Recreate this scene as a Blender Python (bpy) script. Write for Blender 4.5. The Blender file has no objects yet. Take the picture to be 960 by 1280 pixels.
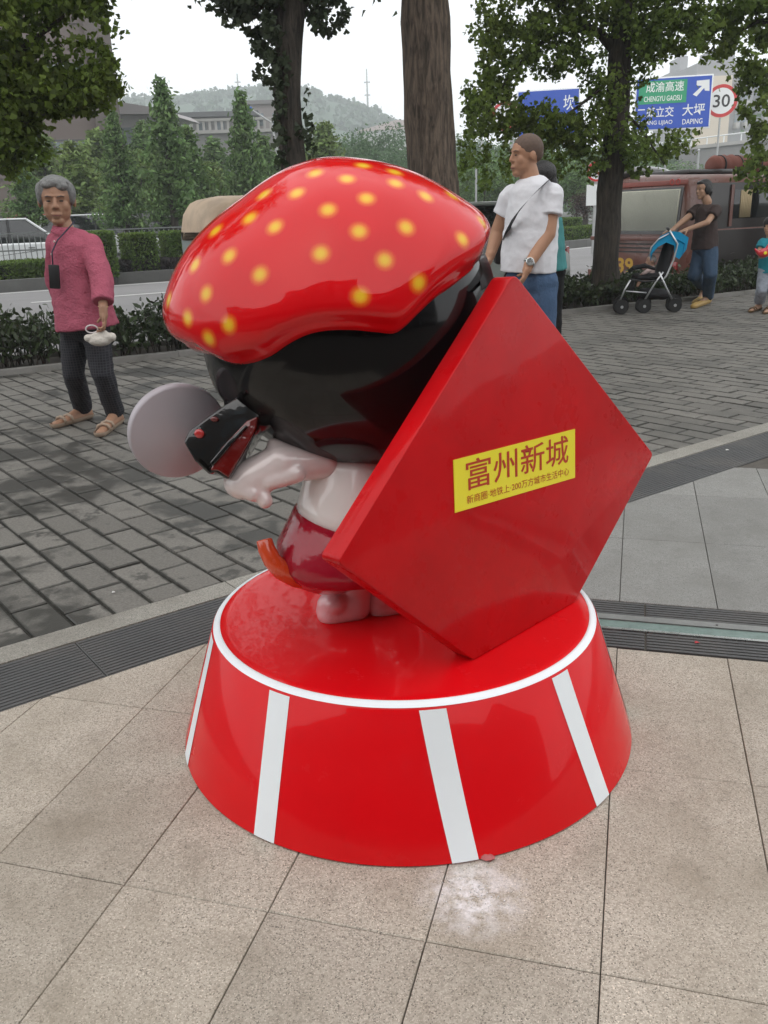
import bpy, bmesh, math, random
import numpy as np
from mathutils import Vector, Matrix
from mathutils import noise as mnoise
R = math.radians
random.seed(7)
SC = bpy.context.scene
COL = SC.collection

# ------------------------------------------------------------------ camera
HC = 1.23
PITCH, ROLL, FPX = R(18.767), R(2.0045), 1100.0
FWD = Vector((0, math.cos(PITCH), -math.sin(PITCH)))
_u0 = Vector((0, math.sin(PITCH), math.cos(PITCH)))
RIGHT = Vector((1, 0, 0)) * math.cos(ROLL) - _u0 * math.sin(ROLL)
UP = _u0 * math.cos(ROLL) + Vector((1, 0, 0)) * math.sin(ROLL)
EYE = Vector((0, 0, HC))
cd = bpy.data.cameras.new('camera')
cam = bpy.data.objects.new('camera', cd)
COL.objects.link(cam)
m = Matrix((RIGHT, UP, -FWD)).transposed().to_4x4()
m.translation = EYE
cam.matrix_world = m
cd.sensor_fit = 'VERTICAL'
cd.sensor_height = 24.0
cd.lens = 24.0 * FPX / 1280.0
cd.clip_start = 0.05
cd.clip_end = 3000
SC.camera = cam
# ------------------------------------------------------------------ world, overcast daylight
SUN_EL, SUN_AZ = R(58), R(-150)      # high sun behind thick cloud, behind the camera to the left
w = bpy.data.worlds.new('World')
SC.world = w
w.use_nodes = True
nt = w.node_tree
bg = nt.nodes['Background']
sky = nt.nodes.new('ShaderNodeTexSky')
sky.sky_type = 'NISHITA'
sky.sun_disc = False
sky.sun_elevation = SUN_EL
sky.sun_rotation = SUN_AZ
sky.air_density = 1.2
sky.dust_density = 4
mx = nt.nodes.new('ShaderNodeMix')
mx.data_type = 'RGBA'
mx.inputs[0].default_value = 0.88
mx.inputs[7].default_value = (11.6, 11.75, 11.9, 1)     # the cloud layer
nt.links.new(sky.outputs[0], mx.inputs[6])
nt.links.new(mx.outputs[2], bg.inputs[0])
bg.inputs[1].default_value = 0.1
sd = bpy.data.lights.new('sun', 'SUN')
sd.energy = 0.6
sd.angle = R(130)
sd.color = (1, 0.96, 0.9)
so = bpy.data.objects.new('sun', sd)
COL.objects.link(so)
sdir = Vector((math.sin(SUN_AZ) * math.cos(SUN_EL), math.cos(SUN_AZ) * math.cos(SUN_EL), math.sin(SUN_EL)))
so.rotation_euler = sdir.to_track_quat('Z', 'Y').to_euler()
so.location = (0, 0, 30)
SC.view_settings.view_transform = 'Standard'
SC.view_settings.look = 'None'
SC.view_settings.gamma = 1
SC.view_settings.exposure = 0.42
SC.render.resolution_x, SC.render.resolution_y = 768, 1024
SC.cycles.volume_bounces = 3
SC.cycles.max_bounces = 8
SC.cycles.transparent_max_bounces = 16

# ------------------------------------------------------------------ places: a line of sight in the photo + a real distance or height
def ray(x, y):
    return FWD + RIGHT * ((x - 480) / FPX) + UP * ((640 - y) / FPX)
def G(x, y, z=0.0):
    d = ray(x, y)
    return EYE + d * ((z - HC) / d.z)
def at(x, y, Y):
    d = ray(x, y)
    return EYE + d * (Y / d.y)
def proj(P):
    v = Vector(P) - EYE
    f = v.dot(FWD)
    return 480 + FPX * v.dot(RIGHT) / f, 640 - FPX * v.dot(UP) / f

# ------------------------------------------------------------------ materials
def lin(c):
    return tuple(((v / 255) / 12.92 if v <= 10 else (((v / 255) + 0.055) / 1.055) ** 2.4) for v in c)
def mat(name, col, rough=0.6, metal=0.0, var=0.0, vscale=8.0, bump=0.0, bscale=60.0, coat=0.0, island=0.0,
        objrand=0.0, spec=0.5, trans=0.0, dirt=None, dirt_scale=1.5, dirt_amt=0.0, alpha=1.0, rvar=0.0):
    mt = bpy.data.materials.new(name)
    mt.use_nodes = True
    n, l = mt.node_tree.nodes, mt.node_tree.links
    b = n['Principled BSDF']
    b.inputs['Roughness'].default_value = rough
    b.inputs['Metallic'].default_value = metal
    b.inputs['Specular IOR Level'].default_value = spec
    b.inputs['Coat Weight'].default_value = coat
    b.inputs['Coat Roughness'].default_value = 0.03
    b.inputs['Transmission Weight'].default_value = trans
    b.inputs['Alpha'].default_value = alpha
    rgb = n.new('ShaderNodeRGB')
    rgb.outputs[0].default_value = (*col, 1)
    cur = rgb.outputs[0]
    geo = n.new('ShaderNodeNewGeometry')
    def mul(cur, fac, lo, hi):
        mr = n.new('ShaderNodeMapRange')
        mr.inputs[3].default_value, mr.inputs[4].default_value = lo, hi
        l.new(fac, mr.inputs[0])
        vm = n.new('ShaderNodeVectorMath')
        vm.operation = 'SCALE'
        l.new(cur, vm.inputs[0]); l.new(mr.outputs[0], vm.inputs['Scale'])
        return vm.outputs[0]
    def noise(sc, det=4):
        t = n.new('ShaderNodeTexNoise')
        t.inputs['Scale'].default_value = sc
        t.inputs['Detail'].default_value = det
        l.new(geo.outputs['Position'], t.inputs['Vector'])
        return t.outputs['Fac']
    if var:
        f = noise(vscale)
        cur = mul(cur, f, 1 - var, 1 + var)
        f = noise(vscale * 7.3)
        cur = mul(cur, f, 1 - var * .6, 1 + var * .6)
    if island:
        cur = mul(cur, geo.outputs['Random Per Island'], 1 - island, 1 + island)
    if objrand:
        oi = n.new('ShaderNodeObjectInfo')
        cur = mul(cur, oi.outputs['Random'], 1 - objrand, 1 + objrand)
    if dirt is not None:
        f = noise(dirt_scale, 8)
        mr = n.new('ShaderNodeMapRange')
        mr.inputs[1].default_value, mr.inputs[2].default_value = .5, .68
        mr.inputs[4].default_value = dirt_amt
        l.new(f, mr.inputs[0])
        q = n.new('ShaderNodeMix'); q.data_type = 'RGBA'
        l.new(mr.outputs[0], q.inputs[0]); l.new(cur, q.inputs[6]); q.inputs[7].default_value = (*dirt, 1)
        cur = q.outputs[2]
    l.new(cur, b.inputs['Base Color'])
    if rvar:
        f = noise(vscale * 2)
        mr = n.new('ShaderNodeMapRange')
        mr.inputs[1].default_value, mr.inputs[2].default_value = .35, .7
        mr.inputs[3].default_value, mr.inputs[4].default_value = max(0.02, rough - rvar), rough + rvar
        l.new(f, mr.inputs[0]); l.new(mr.outputs[0], b.inputs['Roughness'])
    if bump:
        f = noise(bscale, 5)
        bp = n.new('ShaderNodeBump')
        bp.inputs['Strength'].default_value = bump
        bp.inputs['Distance'].default_value = 0.01
        l.new(f, bp.inputs['Height']); l.new(bp.outputs[0], b.inputs['Normal'])
    return mt

# ------------------------------------------------------------------ objects
def tag(o, label=None, cat=None, group=None, kind=None):
    if label: o['label'] = label
    if cat: o['category'] = cat
    if group: o['group'] = group
    if kind: o['kind'] = kind
    return o
def empty(name, loc=(0, 0, 0), rz=0.0, label=None, cat=None, group=None, kind=None):
    o = bpy.data.objects.new(name, None)
    o.empty_display_size = .1
    o.location = loc
    o.rotation_euler.z = rz
    COL.objects.link(o)
    return tag(o, label, cat, group, kind)
def smooth_mesh(me, ang=40):
    me.polygons.foreach_set('use_smooth', [True] * len(me.polygons))
    if ang < 180:
        me.set_sharp_from_angle(angle=R(ang))
def link(name, me, mt, parent=None, loc=None):
    o = bpy.data.objects.new(name, me)
    if mt is not None and not me.materials:
        for x in (mt if isinstance(mt, (list, tuple)) else [mt]): me.materials.append(x)
    COL.objects.link(o)
    if parent: o.parent = parent
    if loc is not None: o.location = loc
    return o
WORLD_PARENT = {}
def obj(name, verts, faces, mt, parent=None, ang=40, world=False, bevel=0.0, seg=2):
    """verts in the parent's own frame unless world=True"""
    if world and parent is not None:
        mi = Matrix.Translation(parent.location) @ parent.rotation_euler.to_matrix().to_4x4()
        mi = mi.inverted()
        verts = [mi @ Vector(v) for v in verts]
    me = bpy.data.meshes.new(name)
    me.from_pydata([tuple(v) for v in verts], [], faces)
    me.validate()
    if bevel:
        bm = bmesh.new(); bm.from_mesh(me)
        bmesh.ops.recalc_face_normals(bm, faces=bm.faces)
        es = [e for e in bm.edges if len(e.link_faces) == 2 and e.calc_face_angle(0) > R(25)]
        bmesh.ops.bevel(bm, geom=es, offset=bevel, segments=seg, affect='EDGES', profile=.5, clamp_overlap=True)
        bm.to_mesh(me); bm.free()
    smooth_mesh(me, ang)
    return link(name, me, mt, parent)
class MB:
    def __init__(s): s.v = []; s.f = []
    def add(s, v, f):
        k = len(s.v); s.v += [tuple(x) for x in v]; s.f += [tuple(i + k for i in q) for q in f]; return s
    def box(s, c, d, rz=0.0, M=None):
        x, y, z = d[0] / 2, d[1] / 2, d[2] / 2
        vs = [Vector((a * x, b * y, e * z)) for e in (-1, 1) for b in (-1, 1) for a in (-1, 1)]
        if M is None: M = Matrix.Rotation(rz, 3, 'Z')
        vs = [M @ v + Vector(c) for v in vs]
        return s.add(vs, [(0, 2, 3, 1), (4, 5, 7, 6), (0, 1, 5, 4), (2, 6, 7, 3), (0, 4, 6, 2), (1, 3, 7, 5)])
    def tube(s, pts, rad, n=8, caps=True):
        pts = [Vector(p) for p in pts]
        if not isinstance(rad, (list, tuple)): rad = [rad] * len(pts)
        k0 = len(s.v); prev = None
        for i, p in enumerate(pts):
            t = (pts[min(i + 1, len(pts) - 1)] - pts[max(i - 1, 0)]).normalized()
            if prev is None: prev = t.orthogonal().normalized()
            a = (prev - t * prev.dot(t)).normalized(); b = t.cross(a); prev = a
            for j in range(n):
                q = 2 * math.pi * j / n
                s.v.append(tuple(p + (a * math.cos(q) + b * math.sin(q)) * rad[i]))
        for i in range(len(pts) - 1):
            for j in range(n):
                A = k0 + i * n; s.f.append((A + j, A + (j + 1) % n, A + n + (j + 1) % n, A + n + j))
        if caps:
            s.f.append(tuple(k0 + j for j in reversed(range(n)))); A = k0 + (len(pts) - 1) * n
            s.f.append(tuple(A + j for j in range(n)))
        return s
    def prism(s, poly, off):
        """poly: list of 3-D points in one plane; off: extrusion vector"""
        n = len(poly); off = Vector(off)
        vs = [Vector(p) for p in poly] + [Vector(p) + off for p in poly]
        nrm = (Vector(poly[1]) - Vector(poly[0])).cross(Vector(poly[2]) - Vector(poly[1]))
        fl = [tuple(range(n)), tuple(reversed(range(n, 2 * n)))] + [(i, i + n, (i + 1) % n + n, (i + 1) % n) for i in range(n)]
        if nrm.dot(off) > 0: fl = [tuple(reversed(f)) for f in fl]
        return s.add(vs, fl)
    def ball(s, c, r, nu=12, nv=8):
        c = Vector(c); r = r if isinstance(r, (tuple, list)) else (r, r, r); k = len(s.v)
        s.v.append(tuple(c + Vector((0, 0, r[2]))))
        for i in range(1, nv):
            a = math.pi * i / nv
            for j in range(nu):
                b = 2 * math.pi * j / nu
                s.v.append((c.x + r[0] * math.sin(a) * math.cos(b), c.y + r[1] * math.sin(a) * math.sin(b), c.z + r[2] * math.cos(a)))
        s.v.append(tuple(c - Vector((0, 0, r[2])))); e = len(s.v) - 1
        for j in range(nu):
            s.f.append((k, k + 1 + j, k + 1 + (j + 1) % nu))
            A = k + 1 + (nv - 2) * nu; s.f.append((e, A + (j + 1) % nu, A + j))
        for i in range(nv - 2):
            for j in range(nu):
                A = k + 1 + i * nu; s.f.append((A + j, A + nu + j, A + nu + (j + 1) % nu, A + (j + 1) % nu))
        return s
    def lathe(s, base, axis, prof, n=48, side=None):
        """prof: (radius, height along axis)"""
        base = Vector(base); ax = Vector(axis).normalized(); a = (Vector(side) if side else ax.orthogonal())
        a = (a - ax * a.dot(ax)).normalized(); b = ax.cross(a); k = len(s.v)
        for r, h in prof:
            for j in range(n):
                q = 2 * math.pi * j / n
                s.v.append(tuple(base + ax * h + (a * math.cos(q) + b * math.sin(q)) * max(r, 1e-4)))
        for i in range(len(prof) - 1):
            for j in range(n):
                A = k + i * n; s.f.append((A + j, A + (j + 1) % n, A + n + (j + 1) % n, A + n + j))
        s.f.append(tuple(k + j for j in reversed(range(n)))); A = k + (len(prof) - 1) * n
        s.f.append(tuple(A + j for j in range(n)))
        return s
    def build(s, name, mt, parent=None, ang=40, world=False, bevel=0.0, seg=2):
        return obj(name, s.v, s.f, mt, parent, ang, world, bevel, seg)

def clip(poly, p, n):
    """keep the side of the line through p where (q-p).n >= 0 (2-D)"""
    out = []
    for i in range(len(poly)):
        a, b = poly[i], poly[(i + 1) % len(poly)]
        da = (a[0] - p[0]) * n[0] + (a[1] - p[1]) * n[1]; db = (b[0] - p[0]) * n[0] + (b[1] - p[1]) * n[1]
        if da >= 0: out.append(a)
        if (da >= 0) != (db >= 0):
            t = da / (da - db); out.append((a[0] + (b[0] - a[0]) * t, a[1] + (b[1] - a[1]) * t))
    return out
def tile_bm(poly, z0, z1, ch=.003):
    """a tile with a chamfered top, from a convex 2-D outline (counter-clockwise)"""
    n = len(poly); cx = sum(p[0] for p in poly) / n; cy = sum(p[1] for p in poly) / n
    def ins(p, d):
        v = Vector((p[0] - cx, p[1] - cy)); L = v.length
        v *= max(0, (L - d * 1.3)) / L if L > 0 else 1
        return cx + v.x, cy + v.y
    vs = [(p[0], p[1], z0) for p in poly] + [(p[0], p[1], z1 - ch) for p in poly] + [(*ins(p, ch), z1) for p in poly]
    fs = [tuple(range(2 * n, 3 * n))]
    for k in (0, n):
        fs += [(k + i, k + (i + 1) % n, k + n + (i + 1) % n, k + n + i) for i in range(n)]
    return vs, fs
def ccw(poly):
    a = sum(poly[i][0] * poly[(i + 1) % len(poly)][1] - poly[(i + 1) % len(poly)][0] * poly[i][1] for i in range(len(poly)))
    return poly if a > 0 else poly[::-1]
def area(poly):
    return abs(sum(poly[i][0] * poly[(i + 1) % len(poly)][1] - poly[(i + 1) % len(poly)][0] * poly[i][1] for i in range(len(poly)))) / 2
def sheet(name, pts, z, mt, kind='structure', label=None):
    pts = ccw([(p[0], p[1]) for p in pts])
    o = obj(name, [(x, y, z) for x, y in pts], [tuple(range(len(pts)))], mt)
    return tag(o, label, kind=kind)
# ================================================================== THE GROUND
def granite(name, base, dark, stain):
    mt = bpy.data.materials.new(name); mt.use_nodes = True
    n, l = mt.node_tree.nodes, mt.node_tree.links; b = n['Principled BSDF']
    geo = n.new('ShaderNodeNewGeometry'); oi = n.new('ShaderNodeObjectInfo')
    def noise(sc, det, rg=.5):
        t = n.new('ShaderNodeTexNoise'); t.inputs['Scale'].default_value = sc; t.inputs['Detail'].default_value = det
        t.inputs['Roughness'].default_value = rg
        l.new(geo.outputs['Position'], t.inputs['Vector']); return t.outputs['Fac']
    def mapr(f, a, c, lo=0, hi=1):
        q = n.new('ShaderNodeMapRange'); q.inputs[1].default_value, q.inputs[2].default_value = a, c
        q.inputs[3].default_value, q.inputs[4].default_value = lo, hi; l.new(f, q.inputs[0]); return q.outputs[0]
    def mixc(f, c1, c2):
        q = n.new('ShaderNodeMix'); q.data_type = 'RGBA'
        l.new(f, q.inputs[0])
        for s, c in ((6, c1), (7, c2)):
            if isinstance(c, tuple): q.inputs[s].default_value = (*c, 1)
            else: l.new(c, q.inputs[s])
        return q.outputs[2]
    vo = n.new('ShaderNodeTexVoronoi'); vo.inputs['Scale'].default_value = 270; l.new(geo.outputs['Position'], vo.inputs['Vector'])
    sp_ = n.new('ShaderNodeSeparateColor'); l.new(vo.outputs['Color'], sp_.inputs[0])
    c = mixc(mapr(sp_.outputs[0], .1, .8), dark, base)                                # mineral grains
    c = mixc(mapr(noise(40, 4, .7), .35, .7, 0, .35), c, tuple((a + b_) / 2.3 for a, b_ in zip(dark, base)))
    vo2 = n.new('ShaderNodeTexVoronoi'); vo2.inputs['Scale'].default_value = 430; l.new(geo.outputs['Position'], vo2.inputs['Vector'])
    sp2 = n.new('ShaderNodeSeparateColor'); l.new(vo2.outputs['Color'], sp2.inputs[0])
    c = mixc(mapr(sp2.outputs[1], .90, .93), c, tuple(x * .5 for x in dark))
    c = mixc(mapr(noise(310, 2), .6, .68), c, tuple(min(1, x * 1.5) for x in base))   # pale crystals
    
    c = mixc(mapr(noise(2.3, 7, .62), .45, .70, 0, .75), c, stain)                    # old grime
    c = mixc(mapr(noise(9, 6, .7), .56, .75, 0, .45), c, tuple(x * .6 for x in stain))
    vm = n.new('ShaderNodeVectorMath'); vm.operation = 'SCALE'
    l.new(c, vm.inputs[0]); l.new(mapr(oi.outputs['Random'], 0, 1, .9, 1.08), vm.inputs['Scale']); c = vm.outputs[0]
    # spilt white filler powder in front of the plinth
    pw = G(592, 1118)
    ds = n.new('ShaderNodeVectorMath'); ds.operation = 'DISTANCE'; l.new(geo.outputs['Position'], ds.inputs[0]); ds.inputs[1].default_value = pw
    pm = n.new('ShaderNodeMath'); pm.operation = 'MULTIPLY'
    l.new(mapr(ds.outputs['Value'], .01, .12, 1, 0), pm.inputs[0]); l.new(mapr(noise(28, 6, .7), .4, .62), pm.inputs[1])
    c = mixc(pm.outputs[0], c, (.86, .83, .85))
    l.new(c, b.inputs['Base Color'])
    l.new(mapr(noise(5, 5), .3, .7, .5, .8), b.inputs['Roughness'])
    bp = n.new('ShaderNodeBump'); bp.inputs['Strength'].default_value = .25; bp.inputs['Distance'].default_value = .002
    l.new(noise(190, 3), bp.inputs['Height']); l.new(bp.outputs[0], b.inputs['Normal'])
    return mt
M_slab = granite('plaza granite', (.475, .42, .352), (.31, .27, .22), (.24, .20, .15))
M_slab2 = granite('grey granite', (.26, .255, .24), (.20, .195, .182), (.17, .165, .15))
M_edge = granite('edge stone', (.34, .32, .28), (.21, .20, .175), (.17, .155, .13))
def brick_mat():
    mt = bpy.data.materials.new('paving brick'); mt.use_nodes = True
    n, l = mt.node_tree.nodes, mt.node_tree.links; b = n['Principled BSDF']
    geo = n.new('ShaderNodeNewGeometry'); oi = n.new('ShaderNodeObjectInfo')
    def noise(sc, det, rg=.5):
        t = n.new('ShaderNodeTexNoise'); t.inputs['Scale'].default_value = sc; t.inputs['Detail'].default_value = det
        t.inputs['Roughness'].default_value = rg
        l.new(geo.outputs['Position'], t.inputs['Vector']); return t.outputs['Fac']
    def mapr(f, a, c, lo=0, hi=1):
        q = n.new('ShaderNodeMapRange'); q.inputs[1].default_value, q.inputs[2].default_value = a, c
        q.inputs[3].default_value, q.inputs[4].default_value = lo, hi; l.new(f, q.inputs[0]); return q.outputs[0]
    def mixc(f, c1, c2):
        q = n.new('ShaderNodeMix'); q.data_type = 'RGBA'; l.new(f, q.inputs[0])
        for s, c in ((6, c1), (7, c2)):
            if isinstance(c, tuple): q.inputs[s].default_value = (*c, 1)
            else: l.new(c, q.inputs[s])
        return q.outputs[2]
    c = mixc(mapr(noise(120, 4, .7), .35, .65), (.12, .112, .099), (.195, .183, .162))
    vm = n.new('ShaderNodeVectorMath'); vm.operation = 'SCALE'
    l.new(c, vm.inputs[0]); l.new(mapr(oi.outputs['Random'], 0, 1, .84, 1.14), vm.inputs['Scale']); c = vm.outputs[0]
    wet = n.new('ShaderNodeMath'); wet.operation = 'MAXIMUM'
    a1 = mapr(noise(1.5, 5, .6), .50, .56); a2 = mapr(noise(6.5, 4, .6), .58, .63, 0, .8)
    l.new(a1, wet.inputs[0]); l.new(a2, wet.inputs[1]); wf = wet.outputs[0]
    # the damp patches lie on the left half of the pavement
    sx = n.new('ShaderNodeSeparateXYZ'); l.new(geo.outputs['Position'], sx.inputs[0])
    mm = n.new('ShaderNodeMath'); mm.operation = 'MULTIPLY'; l.new(wf, mm.inputs[0]); l.new(mapr(sx.outputs[0], -.6, 1.6, 1, .4), mm.inputs[1])
    c = mixc(mm.outputs[0], c, (.045, .043, .037))
    # damp creeping in from the joints
    mp = n.new('ShaderNodeMapping'); mp.vector_type = 'POINT'
    ang = math.atan2(BL.y, BL.x)
    sub = n.new('ShaderNodeVectorMath'); sub.operation = 'SUBTRACT'; l.new(geo.outputs['Position'], sub.inputs[0]); sub.inputs[1].default_value = (-1.525, 3.681, 0)
    l.new(sub.outputs[0], mp.inputs[0]); mp.inputs['Rotation'].default_value = (0, 0, -ang); mp.inputs['Location'].default_value = (0, WB, 0)
    wob = n.new('ShaderNodeTexNoise'); wob.inputs['Scale'].default_value = 22; l.new(geo.outputs['Position'], wob.inputs['Vector'])
    ws = n.new('ShaderNodeVectorMath'); ws.operation = 'MULTIPLY_ADD'; l.new(wob.outputs['Color'], ws.inputs[0]); ws.inputs[1].default_value = (.022, .022, 0); ws.inputs[2].default_value = (-.011, -.011, 0)
    ad = n.new('ShaderNodeVectorMath'); ad.operation = 'ADD'; l.new(mp.outputs[0], ad.inputs[0]); l.new(ws.outputs[0], ad.inputs[1])
    bt = n.new('ShaderNodeTexBrick'); bt.inputs['Scale'].default_value = 1; bt.offset = .5; bt.offset_frequency = 2
    bt.inputs['Brick Width'].default_value = LB; bt.inputs['Row Height'].default_value = WB; bt.inputs['Mortar Size'].default_value = .018; bt.inputs['Mortar Smooth'].default_value = .7
    l.new(ad.outputs[0], bt.inputs['Vector'])
    em = n.new('ShaderNodeMath'); em.operation = 'MULTIPLY'; l.new(bt.outputs['Fac'], em.inputs[0]); l.new(mapr(noise(2.2, 4, .6), .36, .52, .1, .9), em.inputs[1])
    c = mixc(em.outputs[0], c, (.045, .043, .037))
    l.new(c, b.inputs['Base Color'])
    l.new(mapr(mm.outputs[0], 0, 1, .72, .5), b.inputs['Roughness'])
    bp = n.new('ShaderNodeBump'); bp.inputs['Strength'].default_value = .5; bp.inputs['Distance'].default_value = .003
    l.new(noise(140, 4), bp.inputs['Height']); l.new(bp.outputs[0], b.inputs['Normal'])
    return mt
BL = Vector((math.sin(R(142)), math.cos(R(142)))); BWd = Vector((-BL.y, BL.x))
LB, WB = .265, .1335
M_brick = brick_mat()
M_joint = mat('dark joint grit', (.035, .033, .027), .95, var=.4, vscale=40, bump=.6, bscale=90)
M_pjoint = mat('grimy slab joint', (.09, .08, .068), .95, var=.3, vscale=30)
M_asph = mat('worn asphalt', (.21, .205, .205), .85, var=.12, vscale=1.2, bump=.4, bscale=120, dirt=(.15, .145, .14), dirt_scale=.5, dirt_amt=.5)
M_line = mat('road paint', (.62, .62, .6), .7, var=.12, vscale=6)
M_soil = mat('dark soil', (.035, .027, .018), .95, var=.4, vscale=9, bump=1, bscale=40)
M_kerb = mat('kerb concrete', (.22, .21, .195), .85, var=.15, vscale=4, objrand=.1, bump=.3, dirt=(.1, .1, .08), dirt_scale=2.5, dirt_amt=.6)
M_dkerb = mat('dark far kerb', (.10, .10, .095), .85, var=.25, vscale=3, objrand=.15)
M_grass = mat('verge grass', (.05, .075, .028), .95, var=.4, vscale=3, bump=1, bscale=20)
M_rib = mat('ribbed dark plate', (.075, .075, .075), .6, var=.2, vscale=5, bump=.3, bscale=80, dirt=(.12, .11, .1), dirt_scale=3, dirt_amt=.5)
M_steel = mat('brushed steel', (.55, .56, .55), .3, metal=.9, var=.15, vscale=12, rvar=.12)
M_steel_d = mat('weathered steel', (.30, .30, .29), .5, metal=.7, var=.25, vscale=8)
M_glasstrip = mat('green glass strip', (.16, .22, .2), .15, var=.3, vscale=25)

GROUND = sheet('ground', [(-700, -60), (700, -60), (700, 900), (-700, 900)], -.16, mat('distant ground', (.10, .10, .085), .95, var=.2, vscale=.1))
# lines that bound the paving
GUT = Vector((-1.05, 2.07)); GD = Vector((3.37, 2.49)).normalized(); GN = Vector((-GD.y, GD.x))
BED = Vector((-3.29, 7.65)); BD = Vector((8.78, 4.97)).normalized(); BN = Vector((-BD.y, BD.x))
def gp(t, s): return GUT + GD * t + GN * s          # t along, s away from the plaza
def bp_(t, s): return BED + BD * t + BN * s
sheet('road', [bp_(-60, 1.16), bp_(70, 1.16), bp_(70, 90), bp_(-60, 60)], -.12, M_asph)
sheet('pavement_bed', [bp_(-25, -40), bp_(30, -40), bp_(30, .02), bp_(-25, .02)], -.012, M_joint, label='dark grit bed below the pavers and slabs')

# --- plaza slabs on a 0.303 x 0.6 m grid
A0 = Vector((-.535, 1.405)); DA = Vector((math.sin(R(16.0)), math.cos(R(16.0)))); DB = Vector((DA.y, -DA.x))
plaza = empty('plaza', kind='structure')
sheet('plaza_joint_bed', [gp(-12, -.0), gp(14, -.0), gp(14, -14), gp(-12, -14)], -.0075, M_pjoint)
def ab(a, b): return A0 + DA * a + DB * b
nsl = 0
cells = []
rows = [(-1.2, -.6), (-.6, 0), (0, .6), (.6, 1.2), (1.535, 2.13), (2.13, 2.73), (2.73, 3.22), (-1.8, -1.2)]
for r0, r1 in rows:
    for k in range(-11, 17):
        b0, b1 = k * .303, (k + 1) * .303
        g_ = .0011
        poly = [ab(r0 + g_, b0 + g_), ab(r0 + g_, b1 - g_), ab(r1 - g_, b1 - g_), ab(r1 - g_, b0 + g_)]
        poly = ccw([(p.x, p.y) for p in poly])
        poly = clip(poly, gp(0, -.004), -GN)
        if len(poly) < 3 or area(poly) < .003: continue
        cx = sum(p[0] for p in poly) / len(poly); cy = sum(p[1] for p in poly) / len(poly)
        if cy < .15 or abs(cx) > 3.4: continue
        v, f = tile_bm(poly, -.03, random.uniform(-.0008, .0008), .0018)
        obj('slab', v, f, M_slab2 if r0 > 1.3 else M_slab, plaza, 30)
# --- cross channel: gratings either side of a steel track
ch = empty('drain_channel', kind='structure')
cb0 = (gp(0, 0) - A0).dot(DB)
for seg in range(-1, 6):
    b0, b1 = .62 + (seg - 1) * .74 + .372, .62 + seg * .74 + .366
    for a0, a1 in ((1.208, 1.318), (1.43, 1.531)):
        nb = 6
        for i in range(nb):
            aa = a0 + (i + .5) * (a1 - a0) / nb; hw = (a1 - a0) / nb * .34
            poly = ccw([tuple(ab(aa - hw, b0)), tuple(ab(aa - hw, b1)), tuple(ab(aa + hw, b1)), tuple(ab(aa + hw, b0))])
            poly = clip(poly, gp(0, -.004), -GN)
            if len(poly) > 2 and area(poly) > .001:
                v, f = tile_bm(poly, -.02, -.001, .0012); obj('grate_bar', v, f, M_rib, ch, 30)
def chstrip(name, a0, a1, z, mt, zb=-.02, b0=-1.2, b1=5.4):
    poly = ccw([tuple(ab(a0, b0)), tuple(ab(a0, b1)), tuple(ab(a1, b1)), tuple(ab(a1, b0))])
    poly = clip(poly, gp(0, -.004), -GN); v, f = tile_bm(poly, zb, z, .001); return obj(name, v, f, mt, ch, 30)
chstrip('track_edge', 1.320, 1.332, .003, M_steel)
chstrip('track_floor', 1.3335, 1.392, -.003, M_glasstrip)
chstrip('track_rail', 1.3935, 1.428, .001, M_steel_d, b1=1.86)
chstrip('track_floor', 1.3935, 1.428, -.004, M_rib, b0=1.865)
for b in (1.42, 1.62, 1.82, 1.2):
    p = ab(1.41, b); MB().lathe((p.x, p.y, 0), (0, 0, 1), [(.004, 0), (.004, .002), (.002, .0032)], 10).build('screw', M_rib, ch)
# --- dark ribbed strip + pale edging stones
st = empty('ribbed_strip', kind='structure')
for i in range(-6, 9):
    t0, t1 = i * 1.0 + .30, (i + 1) * 1.0 + .297
    mb = MB()
    q = [gp(t0, .002), gp(t1, .002), gp(t1, .278), gp(t0, .278)]
    v, f = tile_bm(ccw([tuple(p) for p in q]), -.03, -.003, .001); mb.add(v, f)
    for k in range(15):
        s0 = .008 + k * .018
        q = [gp(t0 + .004, s0), gp(t1 - .004, s0), gp(t1 - .004, s0 + .0125), gp(t0 + .004, s0 + .0125)]
        v, f = tile_bm(ccw([tuple(p) for p in q]), -.0032, -.0008, .0010); mb.add(v, f)
    mb.build('ribbed_plate', M_rib, st, 30)
i = 0; t = -6.0
while t < 9:
    L = .98
    q = [gp(t, .281), gp(t + L, .281), gp(t + L, .392), gp(t, .392)]
    v, f = tile_bm(ccw([tuple(p) for p in q]), -.03, .001 + random.uniform(-.001, .001), .002); obj('edging_stone', v, f, M_edge, st, 30)
    t += L + .003
for k in range(0, 5):      # the second dark strip that closes the plaza at the right
    q = [ab(3.225, 1.6 + k), ab(3.225, 2.597 + k), ab(3.50, 2.597 + k), ab(3.50, 1.6 + k)]
    poly = clip(ccw([tuple(p) for p in q]), gp(0, -.004), -GN)
    if len(poly) > 2: v, f = tile_bm(poly, -.03, .000, .001); obj('dark_plate', v, f, M_rib, st, 30)
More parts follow.
